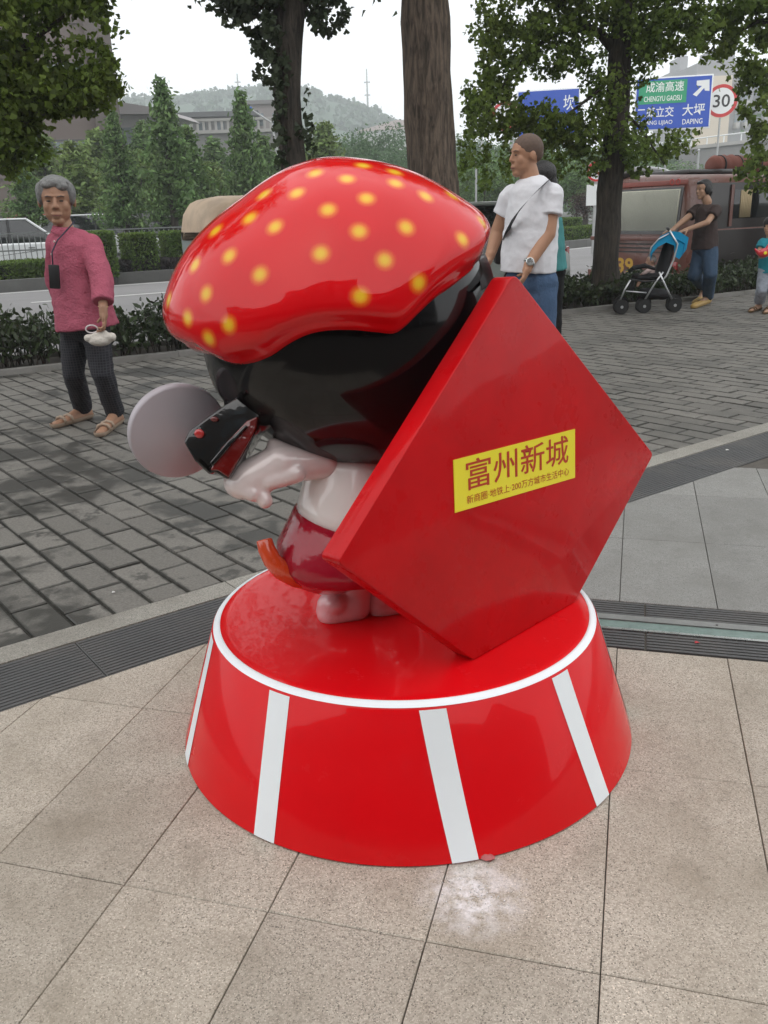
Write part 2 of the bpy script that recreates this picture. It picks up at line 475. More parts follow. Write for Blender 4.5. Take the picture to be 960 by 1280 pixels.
# --- brick pavers, half-bond, 0.265 x 0.135 m
BL = Vector((math.sin(R(142)), math.cos(R(142)))); BWd = Vector((-BL.y, BL.x))
LB, WB = .265, .1335
cand = []
org = Vector((-1.525, 3.681))
for r in range(-70, 90):
    for k in range(-60, 60):
        o2 = org + BWd * (r * WB) + BL * ((k + (.5 if r % 2 else 0)) * LB)
        c = o2 + BL * LB / 2 + BWd * WB / 2
        if c.y < .5 or c.y > 16 or (c - GUT).dot(GN) < .30 or (c - BED).dot(BN) > .1: continue
        if abs(c.x) > .5 * c.y + 2.2: continue
        g_ = .0058
        jt = Vector((random.uniform(-.0015, .0015), random.uniform(-.0015, .0015)))
        q = [o2 + BL * g_ + BWd * g_ + jt, o2 + BL * (LB - g_) + BWd * g_ + jt, o2 + BL * (LB - g_) + BWd * (WB - g_) + jt, o2 + BL * g_ + BWd * (WB - g_) + jt]
        poly = ccw([(p.x, p.y) for p in q])
        poly = clip(clip(poly, gp(0, .396), GN), bp_(0, -.004), -BN)
        if len(poly) < 3 or area(poly) < .002: continue
        px, py = proj((c.x, c.y, 0))
        vis = -40 < px < 1000 and py < 1320
        cand.append((0 if vis else 1, (Vector((c.x, c.y, 0)) - EYE).length, poly))
cand.sort(key=lambda q: q[:2])
pav = empty('brick_pavement', kind='structure')
rest = MB()
for i, (a, b, poly) in enumerate(cand):
    z = random.uniform(-.003, .001)
    v, f = tile_bm(poly, -.02, z, .004)
    if random.random() < .35:     # a few sit slightly askew
        tx, ty = random.uniform(-.012, .012), random.uniform(-.012, .012)
        c0 = poly[0]; v = [(x, y, zz + (x - c0[0]) * tx + (y - c0[1]) * ty) for x, y, zz in v]
    if i < 300: obj('brick', v, f, M_brick, pav, 30)
    else: rest.add(v, f)
o = rest.build('brick', M_brick, pav, 30); o['kind'] = 'stuff'
# --- planting bed with kerbs
sheet('planting_bed', [bp_(-25, .1), bp_(30, .1), bp_(30, 1.02), bp_(-25, 1.02)], -.02, M_soil)
kb = empty('bed_kerb', kind='structure')
t = -12
while t < 14:
    for s0, s1, z in ((.0, .1, .045), (1.02, 1.16, .03)):
        q = [bp_(t, s0), bp_(t + .795, s0), bp_(t + .795, s1), bp_(t, s1)]
        v, f = tile_bm(ccw([tuple(p) for p in q]), -.15, z + random.uniform(-.002, .002), .008); obj('kerb_stone', v, f, M_kerb, kb, 30)
    t += .8
# --- far side of the road
KF = [(-26, 8.6), (-8.06, 19.46), (-4.8, 21.43), (-1, 24.3), (4.24, 28.3), (8.87, 33.5), (16, 43), (34, 68)]
KF = [Vector(p) for p in KF]
def offs(pl, d):
    out = []
    for i, p in enumerate(pl):
        t = (pl[min(i + 1, len(pl) - 1)] - pl[max(i - 1, 0)]).normalized(); out.append(p + Vector((-t.y, t.x)) * d)
    return out
def ribbon(name, a, b, z, mt, kind='structure', zb=None):
    n = len(a); vs = [(p.x, p.y, z) for p in a] + [(p.x, p.y, z) for p in b]
    fs = [(i, i + 1, n + i + 1, n + i) for i in range(n - 1)]
    if zb is not None:
        k = len(vs); vs += [(p.x, p.y, zb) for p in a]; fs += [(i + 1, i, k + i, k + i + 1) for i in range(n - 1)]
    return tag(obj(name, vs, fs, mt), kind=kind)
def walk(pl, step):
    out = []; 
    for a, b in zip(pl, pl[1:]):
        L = (b - a).length; n = max(1, int(L / step))
        for i in range(n): out.append((a + (b - a) * (i / n), a + (b - a) * ((i + 1) / n)))
    return out
fk = empty('far_kerb', kind='structure')
for a, b in walk(KF, 1.0):
    d = (b - a).normalized(); nn = Vector((-d.y, d.x))
    q = [a + d * .006, b - d * .006, b - d * .006 + nn * .22, a + d * .006 + nn * .22]
    v, f = tile_bm(ccw([tuple(p) for p in q]), -.15, .13 + random.uniform(-.004, .004), .015); obj('kerb_stone', v, f, M_dkerb, fk, 30)
ribbon('road_edge_line', offs(KF, -.42), offs(KF, -.28), -.116, M_line)
LN = offs(KF, -3.3); wl = walk(LN, 6)
for k, (a, b) in enumerate(wl):
    d = (b - a).normalized(); nn = Vector((-d.y, d.x)) * .07
    a2 = a; b2 = a + d * 3.4
    tag(obj('lane_dash', [(*(a2 - nn), -.116), (*(b2 - nn), -.116), (*(b2 + nn), -.116), (*(a2 + nn), -.116)], [(0, 1, 2, 3)], M_line), kind='structure')
ribbon('verge', offs(KF, .22), offs(KF, 2.6), .08, M_grass, zb=-.15)
ribbon('parking_lot', offs(KF, 2.6), offs(KF, 16), -.02, mat('parking asphalt', (.13, .13, .125), .9, var=.2, vscale=1), zb=None)
ribbon('far_verge', offs(KF, 16), offs(KF, 60), .03, M_grass)
# ================================================================== THE PLINTH
def paint(name, col, rough=.16, coat=1.0, ripple=.12, var=.05, scuff=0.0, bs=9.0, spec=.5):
    """brushed gloss paint over fibreglass: slow waves in the surface, faint colour drift, fine scuffs"""
    mt = bpy.data.materials.new(name); mt.use_nodes = True
    n, l = mt.node_tree.nodes, mt.node_tree.links; b = n['Principled BSDF']
    geo = n.new('ShaderNodeNewGeometry')
    def noise(sc, det, rg=.5):
        t = n.new('ShaderNodeTexNoise'); t.inputs['Scale'].default_value = sc; t.inputs['Detail'].default_value = det
        t.inputs['Roughness'].default_value = rg
        l.new(geo.outputs['Position'], t.inputs['Vector']); return t.outputs['Fac']
    def mapr(f, a, c, lo=0, hi=1):
        q = n.new('ShaderNodeMapRange'); q.inputs[1].default_value, q.inputs[2].default_value = a, c
        q.inputs[3].default_value, q.inputs[4].default_value = lo, hi; l.new(f, q.inputs[0]); return q.outputs[0]
    rgb = n.new('ShaderNodeRGB'); rgb.outputs[0].default_value = (*col, 1); cur = rgb.outputs[0]
    if col == 'attr': pass
    vm = n.new('ShaderNodeVectorMath'); vm.operation = 'SCALE'
    l.new(cur, vm.inputs[0]); l.new(mapr(noise(4, 5, .6), .3, .7, 1 - var, 1 + var), vm.inputs['Scale']); cur = vm.outputs[0]
    if scuff:
        q = n.new('ShaderNodeMix'); q.data_type = 'RGBA'
        l.new(mapr(noise(14, 9, .75), .60, .8, 0, scuff), q.inputs[0]); l.new(cur, q.inputs[6])
        q.inputs[7].default_value = (*[min(1, c * .6 + .22) for c in col], 1); cur = q.outputs[2]
    l.new(cur, b.inputs['Base Color'])
    l.new(mapr(noise(11, 6, .65), .35, .7, rough * .7, rough * 1.5), b.inputs['Roughness'])
    b.inputs['Coat Weight'].default_value = coat; b.inputs['Coat Roughness'].default_value = .025
    b.inputs['Specular IOR Level'].default_value = spec
    bp = n.new('ShaderNodeBump'); bp.inputs['Strength'].default_value = ripple; bp.inputs['Distance'].default_value = .02
    l.new(noise(bs, 3, .45), bp.inputs['Height']); l.new(bp.outputs[0], b.inputs['Normal']); l.new(bp.outputs[0], b.inputs['Coat Normal'])
    return mt
RED = (.70, .003, .007)
M_red = paint('gloss red paint', RED, .2, .28, .04, .05, .02, spec=.12)
M_redbox = paint('gloss dark red paint', (.52, .003, .006), .3, .24, .06, .14, .03, spec=.1)
M_white = paint('white stripe paint', (.88, .92, .95), .4, .2, .05, .03)
PC = Vector((.04, 1.985, 0)); PH, PRT, PRB = .31, .456, .562
plinth = empty('plinth', PC, 0, 'round red plinth with a white ring and white upright bands on the granite slabs', 'plinth')
N = 180
mb = MB(); mb.lathe((0, 0, 0), (0, 0, 1), [(PRB - .008, 0.0), (PRB - .0012, .003), (PRT + .008 + (PRB - PRT - .008) * .036, PH - .0112), (PRT + .0035, PH - .004), (PRT - .004, PH), (PRT - .03, PH)], N, (1, 0, 0))
mb.build('plinth_body', M_red, plinth, 60)
def conepos(a, h, d=0.0):
    f = h / PH; r = PRB + (PRT + .008 - PRB) * f + d; return (r * math.cos(a), r * math.sin(a), h)
# white ring painted round the rim
mb = MB(); mb.lathe((0, 0, 0), (0, 0, 1), [(PRT + .0086, PH - .0070), (PRT + .0048, PH - .0033), (PRT - .0035, PH + .0008), (PRT - .0080, PH + .0008), (PRT - .0083, PH + .0002)], N, (1, 0, 0))
mb.f = mb.f[:-2]; mb.build('white_ring', M_white, plinth, 180)
for k in range(9):
    ab_, at_ = {0: (-124.05, -125.05), 1: (-79.95, -84.8), 2: (-42.35, -47.2)}.get(k, (-42.35 + 40 * (k - 2), -46 + 40 * (k - 2)))
    mb = MB(); nr = 8
    for i in range(nr + 1):
        h = .0035 + (PH - .0145) * i / nr; a = R(ab_ + (at_ - ab_) * i / nr); r = conepos(0, h)[0]; hw = .0272 / r
        for j in range(5): mb.v.append(conepos(a - hw + hw * j / 2, h, .0012))
    for i in range(nr):
        for j in range(4): A = i * 5 + j; mb.f.append((A, A + 1, A + 6, A + 5))
    mb.build('white_band', M_white, plinth, 180)
# a flake of red paint and crumbs of filler by the plinth foot
random.seed(11)
p = G(610, 1074); mb = MB(); mb.ball((0, 0, .004), (.014, .009, .005), 9, 6)
mb.v = [(x + random.uniform(-.002, .002), y + random.uniform(-.002, .002), max(.0005, z + random.uniform(-.001, .002))) for x, y, z in mb.v]
o = mb.build('paint_flake', mat('flaked paint', (.45, .12, .12), .6, var=.4, vscale=160), None, 60); o.location = p
tag(o, 'small pinkish flake of broken paint at the foot of the plinth band', 'debris')
mb = MB()
for k in range(70):
    a, r = random.uniform(0, 6.28), abs(random.gauss(0, .045)); s = random.uniform(.0006, .0018)
    mb.ball((r * math.cos(a), r * math.sin(a), s * .6), s, 5, 4)
o = mb.build('filler_crumbs', mat('white filler', (.72, .7, .7), .9), None, 60); o.location = G(598, 1112)
tag(o, 'scattered white filler crumbs on the slab in front of the plinth', 'debris', kind='stuff')

for px_, py_, lab, cc, rr_ in ((871, 804, 'tiny red scrap lying on the near grating at right', (.5, .05, .06), .007), (909, 563, 'tiny white scrap lying on the dark strip at right', (.75, .74, .72), .009), (142, 741, 'tiny white scrap lying on the brick paving at left', (.7, .7, .68), .006)):
    o = obj('litter', [(-rr_, -rr_ * .5, .002), (rr_, -rr_ * .6, .004), (rr_ * .9, rr_ * .6, .002), (-rr_ * .7, rr_ * .7, .005), (0, 0, .007)], [(0, 1, 4), (1, 2, 4), (2, 3, 4), (3, 0, 4), (3, 2, 1, 0)], mat('litter', cc, .7)); o.location = G(px_, py_); tag(o, lab, 'litter')
# ================================================================== THE STATUE
SD = 1.965                                   # depth of the head centre along the view
def sp(x, y, dv=0.0): return EYE + ray(x, y) * (SD + dv)
statue = empty('statue', (-.02, 1.95, PH), 0, 'glossy cartoon figure bending forward under a yellow spotted red cap, on the red plinth', 'statue')
HC0 = sp(430, 398)
PXM = SD / FPX
def catmull(P, n):
    """closed curve through P (lists of equal length), n samples"""
    P = np.array(P, float); k = len(P); d = np.r_[0, np.cumsum(np.linalg.norm(np.diff(np.vstack([P, P[:1]]), axis=0), axis=1))]
    out = []
    for i in range(n):
        s = d[-1] * i / n; j = min(np.searchsorted(d, s, side='right') - 1, k - 1); t = (s - d[j]) / (d[j + 1] - d[j])
        a, b, c, e = P[(j - 1) % k], P[j], P[(j + 1) % k], P[(j + 2) % k]
        out.append(.5 * ((2 * b) + (-a + c) * t + (2 * a - 5 * b + 4 * c - e) * t * t + (-a + 3 * b - 3 * c + e) * t ** 3))
    return np.array(out)
HV = (HC0 - EYE).normalized()                 # the figure's facing frame
HU = (RIGHT - HV * RIGHT.dot(HV)).normalized()
HW = HU.cross(HV)
def onplane(x, y, v=0.0):
    d = ray(x, y); P = EYE + d * ((HC0 + HV * v - EYE).dot(HV) / d.dot(HV)) - HC0 - HV * v
    return P.dot(HU), P.dot(HW)
def polar_profile(pts, cx, cy):
    c = np.array([onplane(*p) for p in catmull(pts, 400)]); th = np.arctan2(c[:, 1], c[:, 0]); r = np.hypot(c[:, 0], c[:, 1])
    o = np.argsort(th); th, r = th[o], r[o]
    tg = np.linspace(-math.pi, math.pi, 721); rr = np.interp(tg, th, r, period=2 * math.pi)
    kk = np.ones(9) / 9; r2 = np.convolve(np.r_[rr[-9:-1], rr, rr[1:9]], kk, 'same')[8:-8]
    return lambda a: float(np.interp((a + math.pi) % (2 * math.pi) - math.pi, tg, r2))
CAPOUT = [(209, 392), (213, 360), (228, 326), (252, 292), (290, 258), (340, 222), (380, 206), (410, 200), (450, 202), (500, 211), (545, 230),
          (585, 255), (606, 277), (614, 296), (610, 325), (590, 400), (540, 470), (470, 520), (400, 520), (320, 500), (260, 470), (222, 430)]
HEADOUT = [(252, 398), (258, 450), (274, 492), (305, 525), (345, 553), (392, 574), (440, 581), (490, 576), (540, 552), (580, 510), (604, 450), (612, 390),
           (596, 320), (560, 270), (500, 232), (430, 215), (350, 235), (290, 290), (262, 345)]
Rcap, Rhead = polar_profile(CAPOUT, 430, 398), polar_profile(HEADOUT, 430, 398)
def surf(d, Rf, D):
    """d: (u,w,v) direction -> distance of the inflated surface"""
    h = math.hypot(d[0], d[1]); r = Rf(math.atan2(d[1], d[0]))
    return 1 / math.sqrt((h / r) ** 2 + (d[2] / D) ** 2)
def frame(u, w_, v): return HC0 + HU * u + HW * w_ + HV * v
# head: the black hair
mb = MB(); nu, nv = 96, 48; DH = .275
for i in range(nv + 1):
    a = math.pi * i / nv
    for j in range(nu):
        b = 2 * math.pi * j / nu; d = (math.sin(a) * math.cos(b), math.cos(a), math.sin(a) * math.sin(b)); r = surf(d, Rhead, DH)
        mb.v.append(tuple(frame(d[0] * r, d[1] * r, d[2] * r)))
for i in range(nv):
    for j in range(nu): A = i * nu + j; mb.f.append((A, A + nu, i * nu + nu + (j + 1) % nu, i * nu + (j + 1) % nu))
M_black = paint('gloss black paint', (.0035, .003, .0035), .12, .25, .05, .1, 0, 6, spec=.3)
mb.build('hair', M_black, statue, 180, world=True)
# cap: dome over a scalloped, rolled rim
DC = .315
FR = [(210, 404), (220, 428), (242, 440), (265, 451), (285, 456), (306, 452), (330, 442), (352, 427), (378, 414), (405, 408), (440, 407), (472, 410), (498, 412),
      (514, 402), (532, 384), (556, 362), (585, 343), (602, 330), (611, 314)]
rimd = []
for (x, y) in FR:
    v = 0.0
    for _ in range(30):
        u, w_ = onplane(x, y, v); rho = math.hypot(u, w_) / Rcap(math.atan2(w_, u)); v = .5 * v - .5 * DC * math.sqrt(max(0, 1 - rho * rho))
    rimd.append((u, w_, v))
bk = [(u * .97, w_ + .045, -v * .96) for u, w_, v in reversed(rimd[2:-2])]
NS, NT = 320, 96
rim = catmull(rimd + bk, NS)
apex = Vector((-.03, .36, .02)).normalized()
caprows = []
for i in range(NS):
    d0 = Vector(rim[i]).normalized(); ang = d0.angle(apex); row = []
    ax = d0.cross(apex).normalized()
    for t in range(NT + 1):
        f = t / NT; d = Matrix.Rotation(ang * f, 3, ax) @ d0; r = surf(d, Rcap, DC)
        e = ang * f * .3                                   # distance from the rim in metres
        r *= 1 - .055 * math.exp(-(e / .018) ** 2) + .012 * math.exp(-((e - .05) / .035) ** 2)
        P3 = d * r
        k = mnoise.noise(P3 * 5) * .004 + mnoise.noise(P3 * 13) * .0009
        row.append(d * (r + k))
    inner = []
    for e, s in ((.010, .93), (.004, .905), (-.01, .895), (-.06, .895)):
        d = Matrix.Rotation(-e * 3.2, 3, ax) @ d0; inner.append(d * surf(d, Rcap, DC) * s)
    caprows.append(list(reversed(inner)) + row)
mb = MB(); K = len(caprows[0])
for row in caprows: mb.v += [tuple(frame(*p)) for p in row]
for i in range(NS):
    for t in range(K - 1): A, B = i * K + t, ((i + 1) % NS) * K + t; mb.f.append((A, B, B + 1, A + 1))
M_cap = paint('strawberry cap paint', RED, .12, .72, .18, .05, 0, 7, spec=.06)
n_, l_ = M_cap.node_tree.nodes, M_cap.node_tree.links
atn = n_.new('ShaderNodeAttribute'); atn.attribute_name = 'spot'
q1 = n_.new('ShaderNodeMix'); q1.data_type = 'RGBA'; b_ = n_['Principled BSDF']
src = b_.inputs['Base Color'].links[0].from_socket
mr1 = n_.new('ShaderNodeMapRange'); mr1.inputs[1].default_value, mr1.inputs[2].default_value = .1, .55
l_.new(atn.outputs['Fac'], mr1.inputs[0]); l_.new(mr1.outputs[0], q1.inputs[0]); l_.new(src, q1.inputs[6]); q1.inputs[7].default_value = (.85, .22, .02, 1)
q2 = n_.new('ShaderNodeMix'); q2.data_type = 'RGBA'
mr2 = n_.new('ShaderNodeMapRange'); mr2.inputs[1].default_value, mr2.inputs[2].default_value = .45, .9
l_.new(atn.outputs['Fac'], mr2.inputs[0]); l_.new(mr2.outputs[0], q2.inputs[0]); l_.new(q1.outputs[2], q2.inputs[6]); q2.inputs[7].default_value = (.88, .52, .03, 1)
l_.new(q2.outputs[2], b_.inputs['Base Color'])
cap = mb.build('cap', M_cap, statue, 180, world=True)
DOTS = [(425, 80), (510, 95), (375, 135), (285, 135), (457, 177), (565, 145), (643, 105), (725, 145), (795, 140), (878, 210), (247, 203), (313, 228), (152, 235), (97, 328),
        (185, 308), (275, 355), (438, 300), (541, 237), (669, 226), (825, 258), (615, 318), (704, 377), (546, 418), (349, 450), (128, 412), (76, 477), (188, 490), (135, 531), (24, 425), (555, 57), (640, 75)]
WV = np.array(mb.v); vis = WV @ np.array(HV) < (np.array(HC0) @ np.array(HV)) + .05
vv = WV - np.array(EYE); fz = vv @ np.array(FWD); PXA = np.c_[480 + FPX * (vv @ np.array(RIGHT)) / fz, 640 - FPX * (vv @ np.array(UP)) / fz]
spot = np.zeros(len(WV)); centres = []
for (x, y) in DOTS:
    x, y = x / 2.182 + 200, y / 2.182 + 180
    d = np.hypot(PXA[:, 0] - x, PXA[:, 1] - y) + np.where(vis, 0, 1e3) + fz * 4; centres.append(WV[np.argmin(d)])
back = np.array([c for c in centres]); 
for c in centres:          # the far side carries the same pattern
    o_ = c - np.array(HC0); vf = o_ @ np.array(HV)
    if vf < -.1: centres = centres + [np.array(HC0) + o_ - 2 * vf * np.array(HV) + np.array(HW) * .02]
for c in centres:
    d = np.linalg.norm(WV - c, axis=1); spot = np.maximum(spot, np.exp(-(d / .0160) ** 2.1))
a_ = cap.data.attributes.new('spot', 'FLOAT', 'POINT'); a_.data.foreach_set('value', spot.astype(np.float32))

# red square slab on its back: stands on the plinth on a cut corner
P1, P2 = G(592, 826, PH), G(719, 753, PH)
e_ = (P2 - P1).normalized(); n0 = Vector((.638, -.767, .051)); BXN = (n0 - e_ * n0.dot(e_)).normalized()
def bx(x, y, o=0.0):
    d = ray(x, y); return EYE + d * ((P1 - EYE).dot(BXN) / d.dot(BXN)) + BXN * o
Tt, Rr, Ll = bx(643, 341), bx(817, 568), bx(422, 703)
def rc(a, b, c, r, n=5):
    """rounded corner at b"""
    u, v = (a - b).normalized() * r, (c - b).normalized() * r
    return [b + u * (1 - t) ** 2 + v * t * t for t in [i / (n - 1) for i in range(n)]]
up2 = Vector((0, 0, .0015))
B1, B2 = P1 + up2, P2 + up2
poly = rc(Ll, Tt, Rr, .022) + rc(Tt, Rr, B2, .016) + [B2, B1] + rc(B1, Ll, Tt, .014)
THK = .05
MB().prism(poly, -BXN * THK).build('back_slab', M_redbox, statue, 50, world=True, bevel=.006, seg=3)
# yellow sign stuck on it
M_yel = mat('yellow vinyl', (.92, .80, .03), .35, coat=.3, var=.03)
M_text = mat('red vinyl lettering', (.50, .035, .01), .4)
TL, TR, BLc, BRc = bx(566, 575), bx(718, 536), bx(568, 641), bx(718, 597)
lx = (TR - TL).normalized(); ly = BXN.cross(lx).normalized()
off = BXN * .0018
sign = MB().prism([p + off for p in (TL, BLc, BRc, TR)], -BXN * .0014).build('yellow_label', M_yel, statue, 30, world=True)
def text_mesh(s, name, mt, parent, quad, lift, wd=(0, 0), depth=.0, bold=0.0, world=True):
    """writing fitted into the four corners (bottom-left, bottom-right, top-right, top-left)"""
    c = bpy.data.curves.new(name, 'FONT'); c.body = s; c.resolution_u = 3; c.offset = bold
    o = bpy.data.objects.new(name, c); COL.objects.link(o); bpy.context.view_layer.update()
    me = bpy.data.meshes.new_from_object(o.evaluated_get(bpy.context.evaluated_depsgraph_get())); bpy.data.objects.remove(o)
    co = np.empty(len(me.vertices) * 3); me.vertices.foreach_get('co', co); co = co.reshape(-1, 3)
    mn, mxx = co.min(0), co.max(0); s_ = (co - mn) / np.maximum(mxx - mn, 1e-6)
    bl, br, tr, tl = [Vector(q) for q in quad]
    vs = []
    for a, b, _ in s_: vs.append((bl * (1 - a) * (1 - b) + br * a * (1 - b) + tr * a * b + tl * (1 - a) * b) + lift)
    fs = [tuple(p.vertices) for p in me.polygons]
    nrm = (br - bl).cross(tl - bl)
    bpy.data.meshes.remove(me)
    if world and parent:
        mi = (Matrix.Translation(parent.location) @ parent.rotation_euler.to_matrix().to_4x4()).inverted(); vs = [mi @ v for v in vs]
    m2 = bpy.data.meshes.new(name); m2.from_pydata([tuple(v) for v in vs], [], fs)
    return link(name, m2, mt, parent)
def lq(a0, a1, b0, b1):
    """part of the label, fractions from its left and its bottom"""
    f = lambda a, b: BLc * (1 - a) * (1 - b) + BRc * a * (1 - b) + TR * a * b + TL * (1 - a) * b
    return [f(a0, b0), f(a1, b0), f(a1, b1), f(a0, b1)]
text_mesh('富州新城', 'lettering', M_text, statue, lq(.085, .935, .35, .93), off + BXN * .0006, bold=.006)
text_mesh('新商圈·地铁上·200万方城市生活中心', 'lettering', M_text, statue, lq(.085, .94, .10, .26), off + BXN * .0006, bold=.0)

# torso, shorts, tail, shoes
def rib(name, mt, stations, n=32, ang=180, cap_r=True):
    """stations: (x_left, x_right, y_left, y_right, dv, depth_ratio) cross-sections seen in the photo, swept to a solid"""
    mb = MB()
    for xl, xr, yl, yr, dv, k in stations:
        a, b = sp(xl, yl, dv), sp(xr, yr, dv); c = (a + b) / 2; h = (b - a) / 2
        dd = Vector((0, 1, 0)) * h.length * k
        for j in range(n):
            t = 2 * math.pi * j / n; mb.v.append(tuple(c + h * math.cos(t) + dd * math.sin(t)))
    for i in range(len(stations) - 1):
        for j in range(n): A = i * n; mb.f.append((A + j, A + n + j, A + n + (j + 1) % n, A + (j + 1) % n))
    mb.f.append(tuple(range(n))); mb.f.append(tuple(reversed(range((len(stations) - 1) * n, len(stations) * n))))
    return mb.build(name, mt, statue, ang, world=True)
M_wh = paint('gloss white paint', (.84, .79, .76), .2, .8, .05, .05)
M_cr = paint('crimson paint', (.33, .006, .022), .18, .6, .3, .1, 0, 16, spec=.25)
M_pk = paint('pale pink paint', (.78, .42, .44), .3, .8, .1, .12)
M_arm = paint('pearly white paint', (.72, .62, .60), .2, 1, .12, .15)
M_or = paint('orange paint', (.65, .07, .015), .22, 1, .05, .2)
rib('torso', M_wh, [(390, 478, 552, 560, .05, .9), (385, 485, 574, 584, .05, .9), (379, 490, 598, 608, .055, .9), (373, 492, 622, 642, .06, .9), (368, 492, 642, 668, .07, .9)])
rib('shorts', M_cr, [(368, 490, 632, 664, .065, .9), (364, 494, 640, 672, .07, 1), (355, 496, 658, 690, .075, 1), (346, 494, 676, 706, .08, 1), (346, 488, 694, 718, .085, 1), (354, 464, 710, 722, .085, 1), (371, 446, 726, 730, .09, 1), (392, 432, 737, 735, .09, 1)])
mb = MB(); tp = [sp(*p) for p in [(330, 674, 0), (333, 686, 0), (340, 700, 0), (352, 713, .01), (368, 722, .03), (388, 728, .06), (405, 731, .09)]]
mb.tube(tp, [.018, .0195, .021, .022, .022, .02, .013], 20); mb.build('tail', M_or, statue, 60, world=True, bevel=.003)

def blob(name, prims, mt, parent, voxel=.006, it=4, world=True, cut=None, ang=180, fold=0.0):
    """prims: ('c', p1, p2, r1, r2[, side, k]) capsules / ('f', ...) flat-ended frusta / ('e', centre, (rx,ry,rz)[, rot]) -> one continuous skin"""
    mb = MB()
    for q in prims:
        if q[0] == 'e':
            k = len(mb.v); mb.ball((0, 0, 0), q[2], 20, 14); M = q[3] if len(q) > 3 else Matrix.Identity(3)
            mb.v[k:] = [tuple(M @ Vector(v) + Vector(q[1])) for v in mb.v[k:]]
            continue
        p1, p2, r1, r2 = Vector(q[1]), Vector(q[2]), q[3], q[4]; ax = (p2 - p1); L = ax.length; ax.normalize()
        if len(q) > 5 and q[5] is not None: a = Vector(q[5]); a = (a - ax * a.dot(ax)).normalized(); kk = q[6]
        else: a = ax.orthogonal().normalized(); kk = 1
        b = ax.cross(a); k0 = len(mb.v); n = 20; rings = []
        if q[0] == 'c':
            for i in range(1, 6): t = math.pi / 2 * i / 6; rings.append((-r1 * math.cos(t), r1 * math.sin(t)))
            rings += [(0, r1), (L / 2, (r1 + r2) / 2), (L, r2)]
            for i in range(1, 6): t = math.pi / 2 * i / 6; rings.append((L + r2 * math.sin(t), r2 * math.cos(t)))
        else: rings = [(0, r1 * .001), (0, r1), (L / 2, (r1 + r2) / 2), (L, r2), (L, r2 * .001)]
        for h, r in rings:
            for j in range(n):
                t = 2 * math.pi * j / n; mb.v.append(tuple(p1 + ax * h + (a * math.cos(t) * kk + b * math.sin(t)) * r))
        for i in range(len(rings) - 1):
            for j in range(n): A = k0 + i * n; mb.f.append((A + j, A + (j + 1) % n, A + n + (j + 1) % n, A + n + j))
        mb.f.append(tuple(k0 + j for j in reversed(range(n)))); A = k0 + (len(rings) - 1) * n; mb.f.append(tuple(A + j for j in range(n)))
    me = bpy.data.meshes.new(name); me.from_pydata(mb.v, [], mb.f)
    o = bpy.data.objects.new(name, me); COL.objects.link(o)
    md = o.modifiers.new('r', 'REMESH'); md.mode = 'VOXEL'; md.voxel_size = voxel; md.adaptivity = 0
    if it: s = o.modifiers.new('s', 'SMOOTH'); s.factor = .5; s.iterations = it
    bpy.context.view_layer.update()
    m2 = bpy.data.meshes.new_from_object(o.evaluated_get(bpy.context.evaluated_depsgraph_get()))
    bpy.data.objects.remove(o); bpy.data.meshes.remove(me)
    if fold:
        nv = len(m2.vertices); co = np.empty(nv * 3); no = np.empty(nv * 3); m2.vertices.foreach_get('co', co); m2.vertices.foreach_get('normal', no)
        co = co.reshape(-1, 3); no = no.reshape(-1, 3); dsp = np.empty(nv)
        for i_ in range(nv):
            x_, y_, z_ = co[i_]; a_ = mnoise.noise(Vector((x_ * 7 + z_ * 3, y_ * 7, z_ * 6 - x_ * 4))); b_ = mnoise.noise(Vector((x_ * 13 - z_ * 9, y_ * 13, z_ * 15 + x_ * 8)))
            dsp[i_] = (.45 - abs(a_)) * 1.1 + (.3 - abs(b_)) * .6
        co += no * (dsp * fold)[:, None]; m2.vertices.foreach_set('co', co.ravel())
    if cut:
        bm = bmesh.new(); bm.from_mesh(m2)
        for co, no in cut: bmesh.ops.bisect_plane(bm, geom=bm.verts[:] + bm.edges[:] + bm.faces[:], plane_co=co, plane_no=no, clear_outer=True)
        bm.to_mesh(m2); bm.free()
    if parent and world:
        m2.transform((Matrix.Translation(parent.location) @ parent.rotation_euler.to_matrix().to_4x4()).inverted())
    m2.name = name; m2.materials.clear(); smooth_mesh(m2, ang)
    return link(name, m2, mt, parent)
FX = Vector((0, 1, 0))
def shoe(px, py):
    toe, heel = G(px + 19, py, PH) + Vector((0, .0, .030)), G(px + 50, py - 4, PH) + Vector((0, 0, .036))
    ank = G(px + 56, py - 6, PH) + Vector((0, 0, .12))
    return blob('shoe', [('c', toe, heel, .034, .038, FX, 1.1), ('c', heel, ank, .038, .036), ('c', toe + Vector((0, 0, -.014)), heel + Vector((0, 0, -.014)), .036, .038, FX, 1.15), ('e', toe + Vector((.012, -.01, .012)), (.034, .036, .03))],
                M_pk, statue, .0045, 5, cut=[(Vector((0, 0, PH + .0008)), Vector((0, 0, -1)))])
shoe(395, 772)
shoe(455, 763)
# arm reaching forward, fist turned down
q = lambda x, y, d=0.0: sp(x, y, d)
blob('arm', [('c', q(402, 578, -.01), q(350, 579, -.045), .038, .045), ('c', q(350, 579, -.045), q(312, 600, -.05), .043, .045), ('e', q(306, 603, -.05), (.047, .045, .038)),
             ('c', q(320, 606, -.06), q(331, 626, -.065), .022, .018), ('c', q(342, 556, -.05), q(376, 566, -.03), .016, .02), ('c', q(336, 602, -.07), q(370, 592, -.06), .020, .022),
             ('c', q(296, 608, -.07), q(316, 617, -.075), .020, .018)], M_arm, statue, .004, 9)
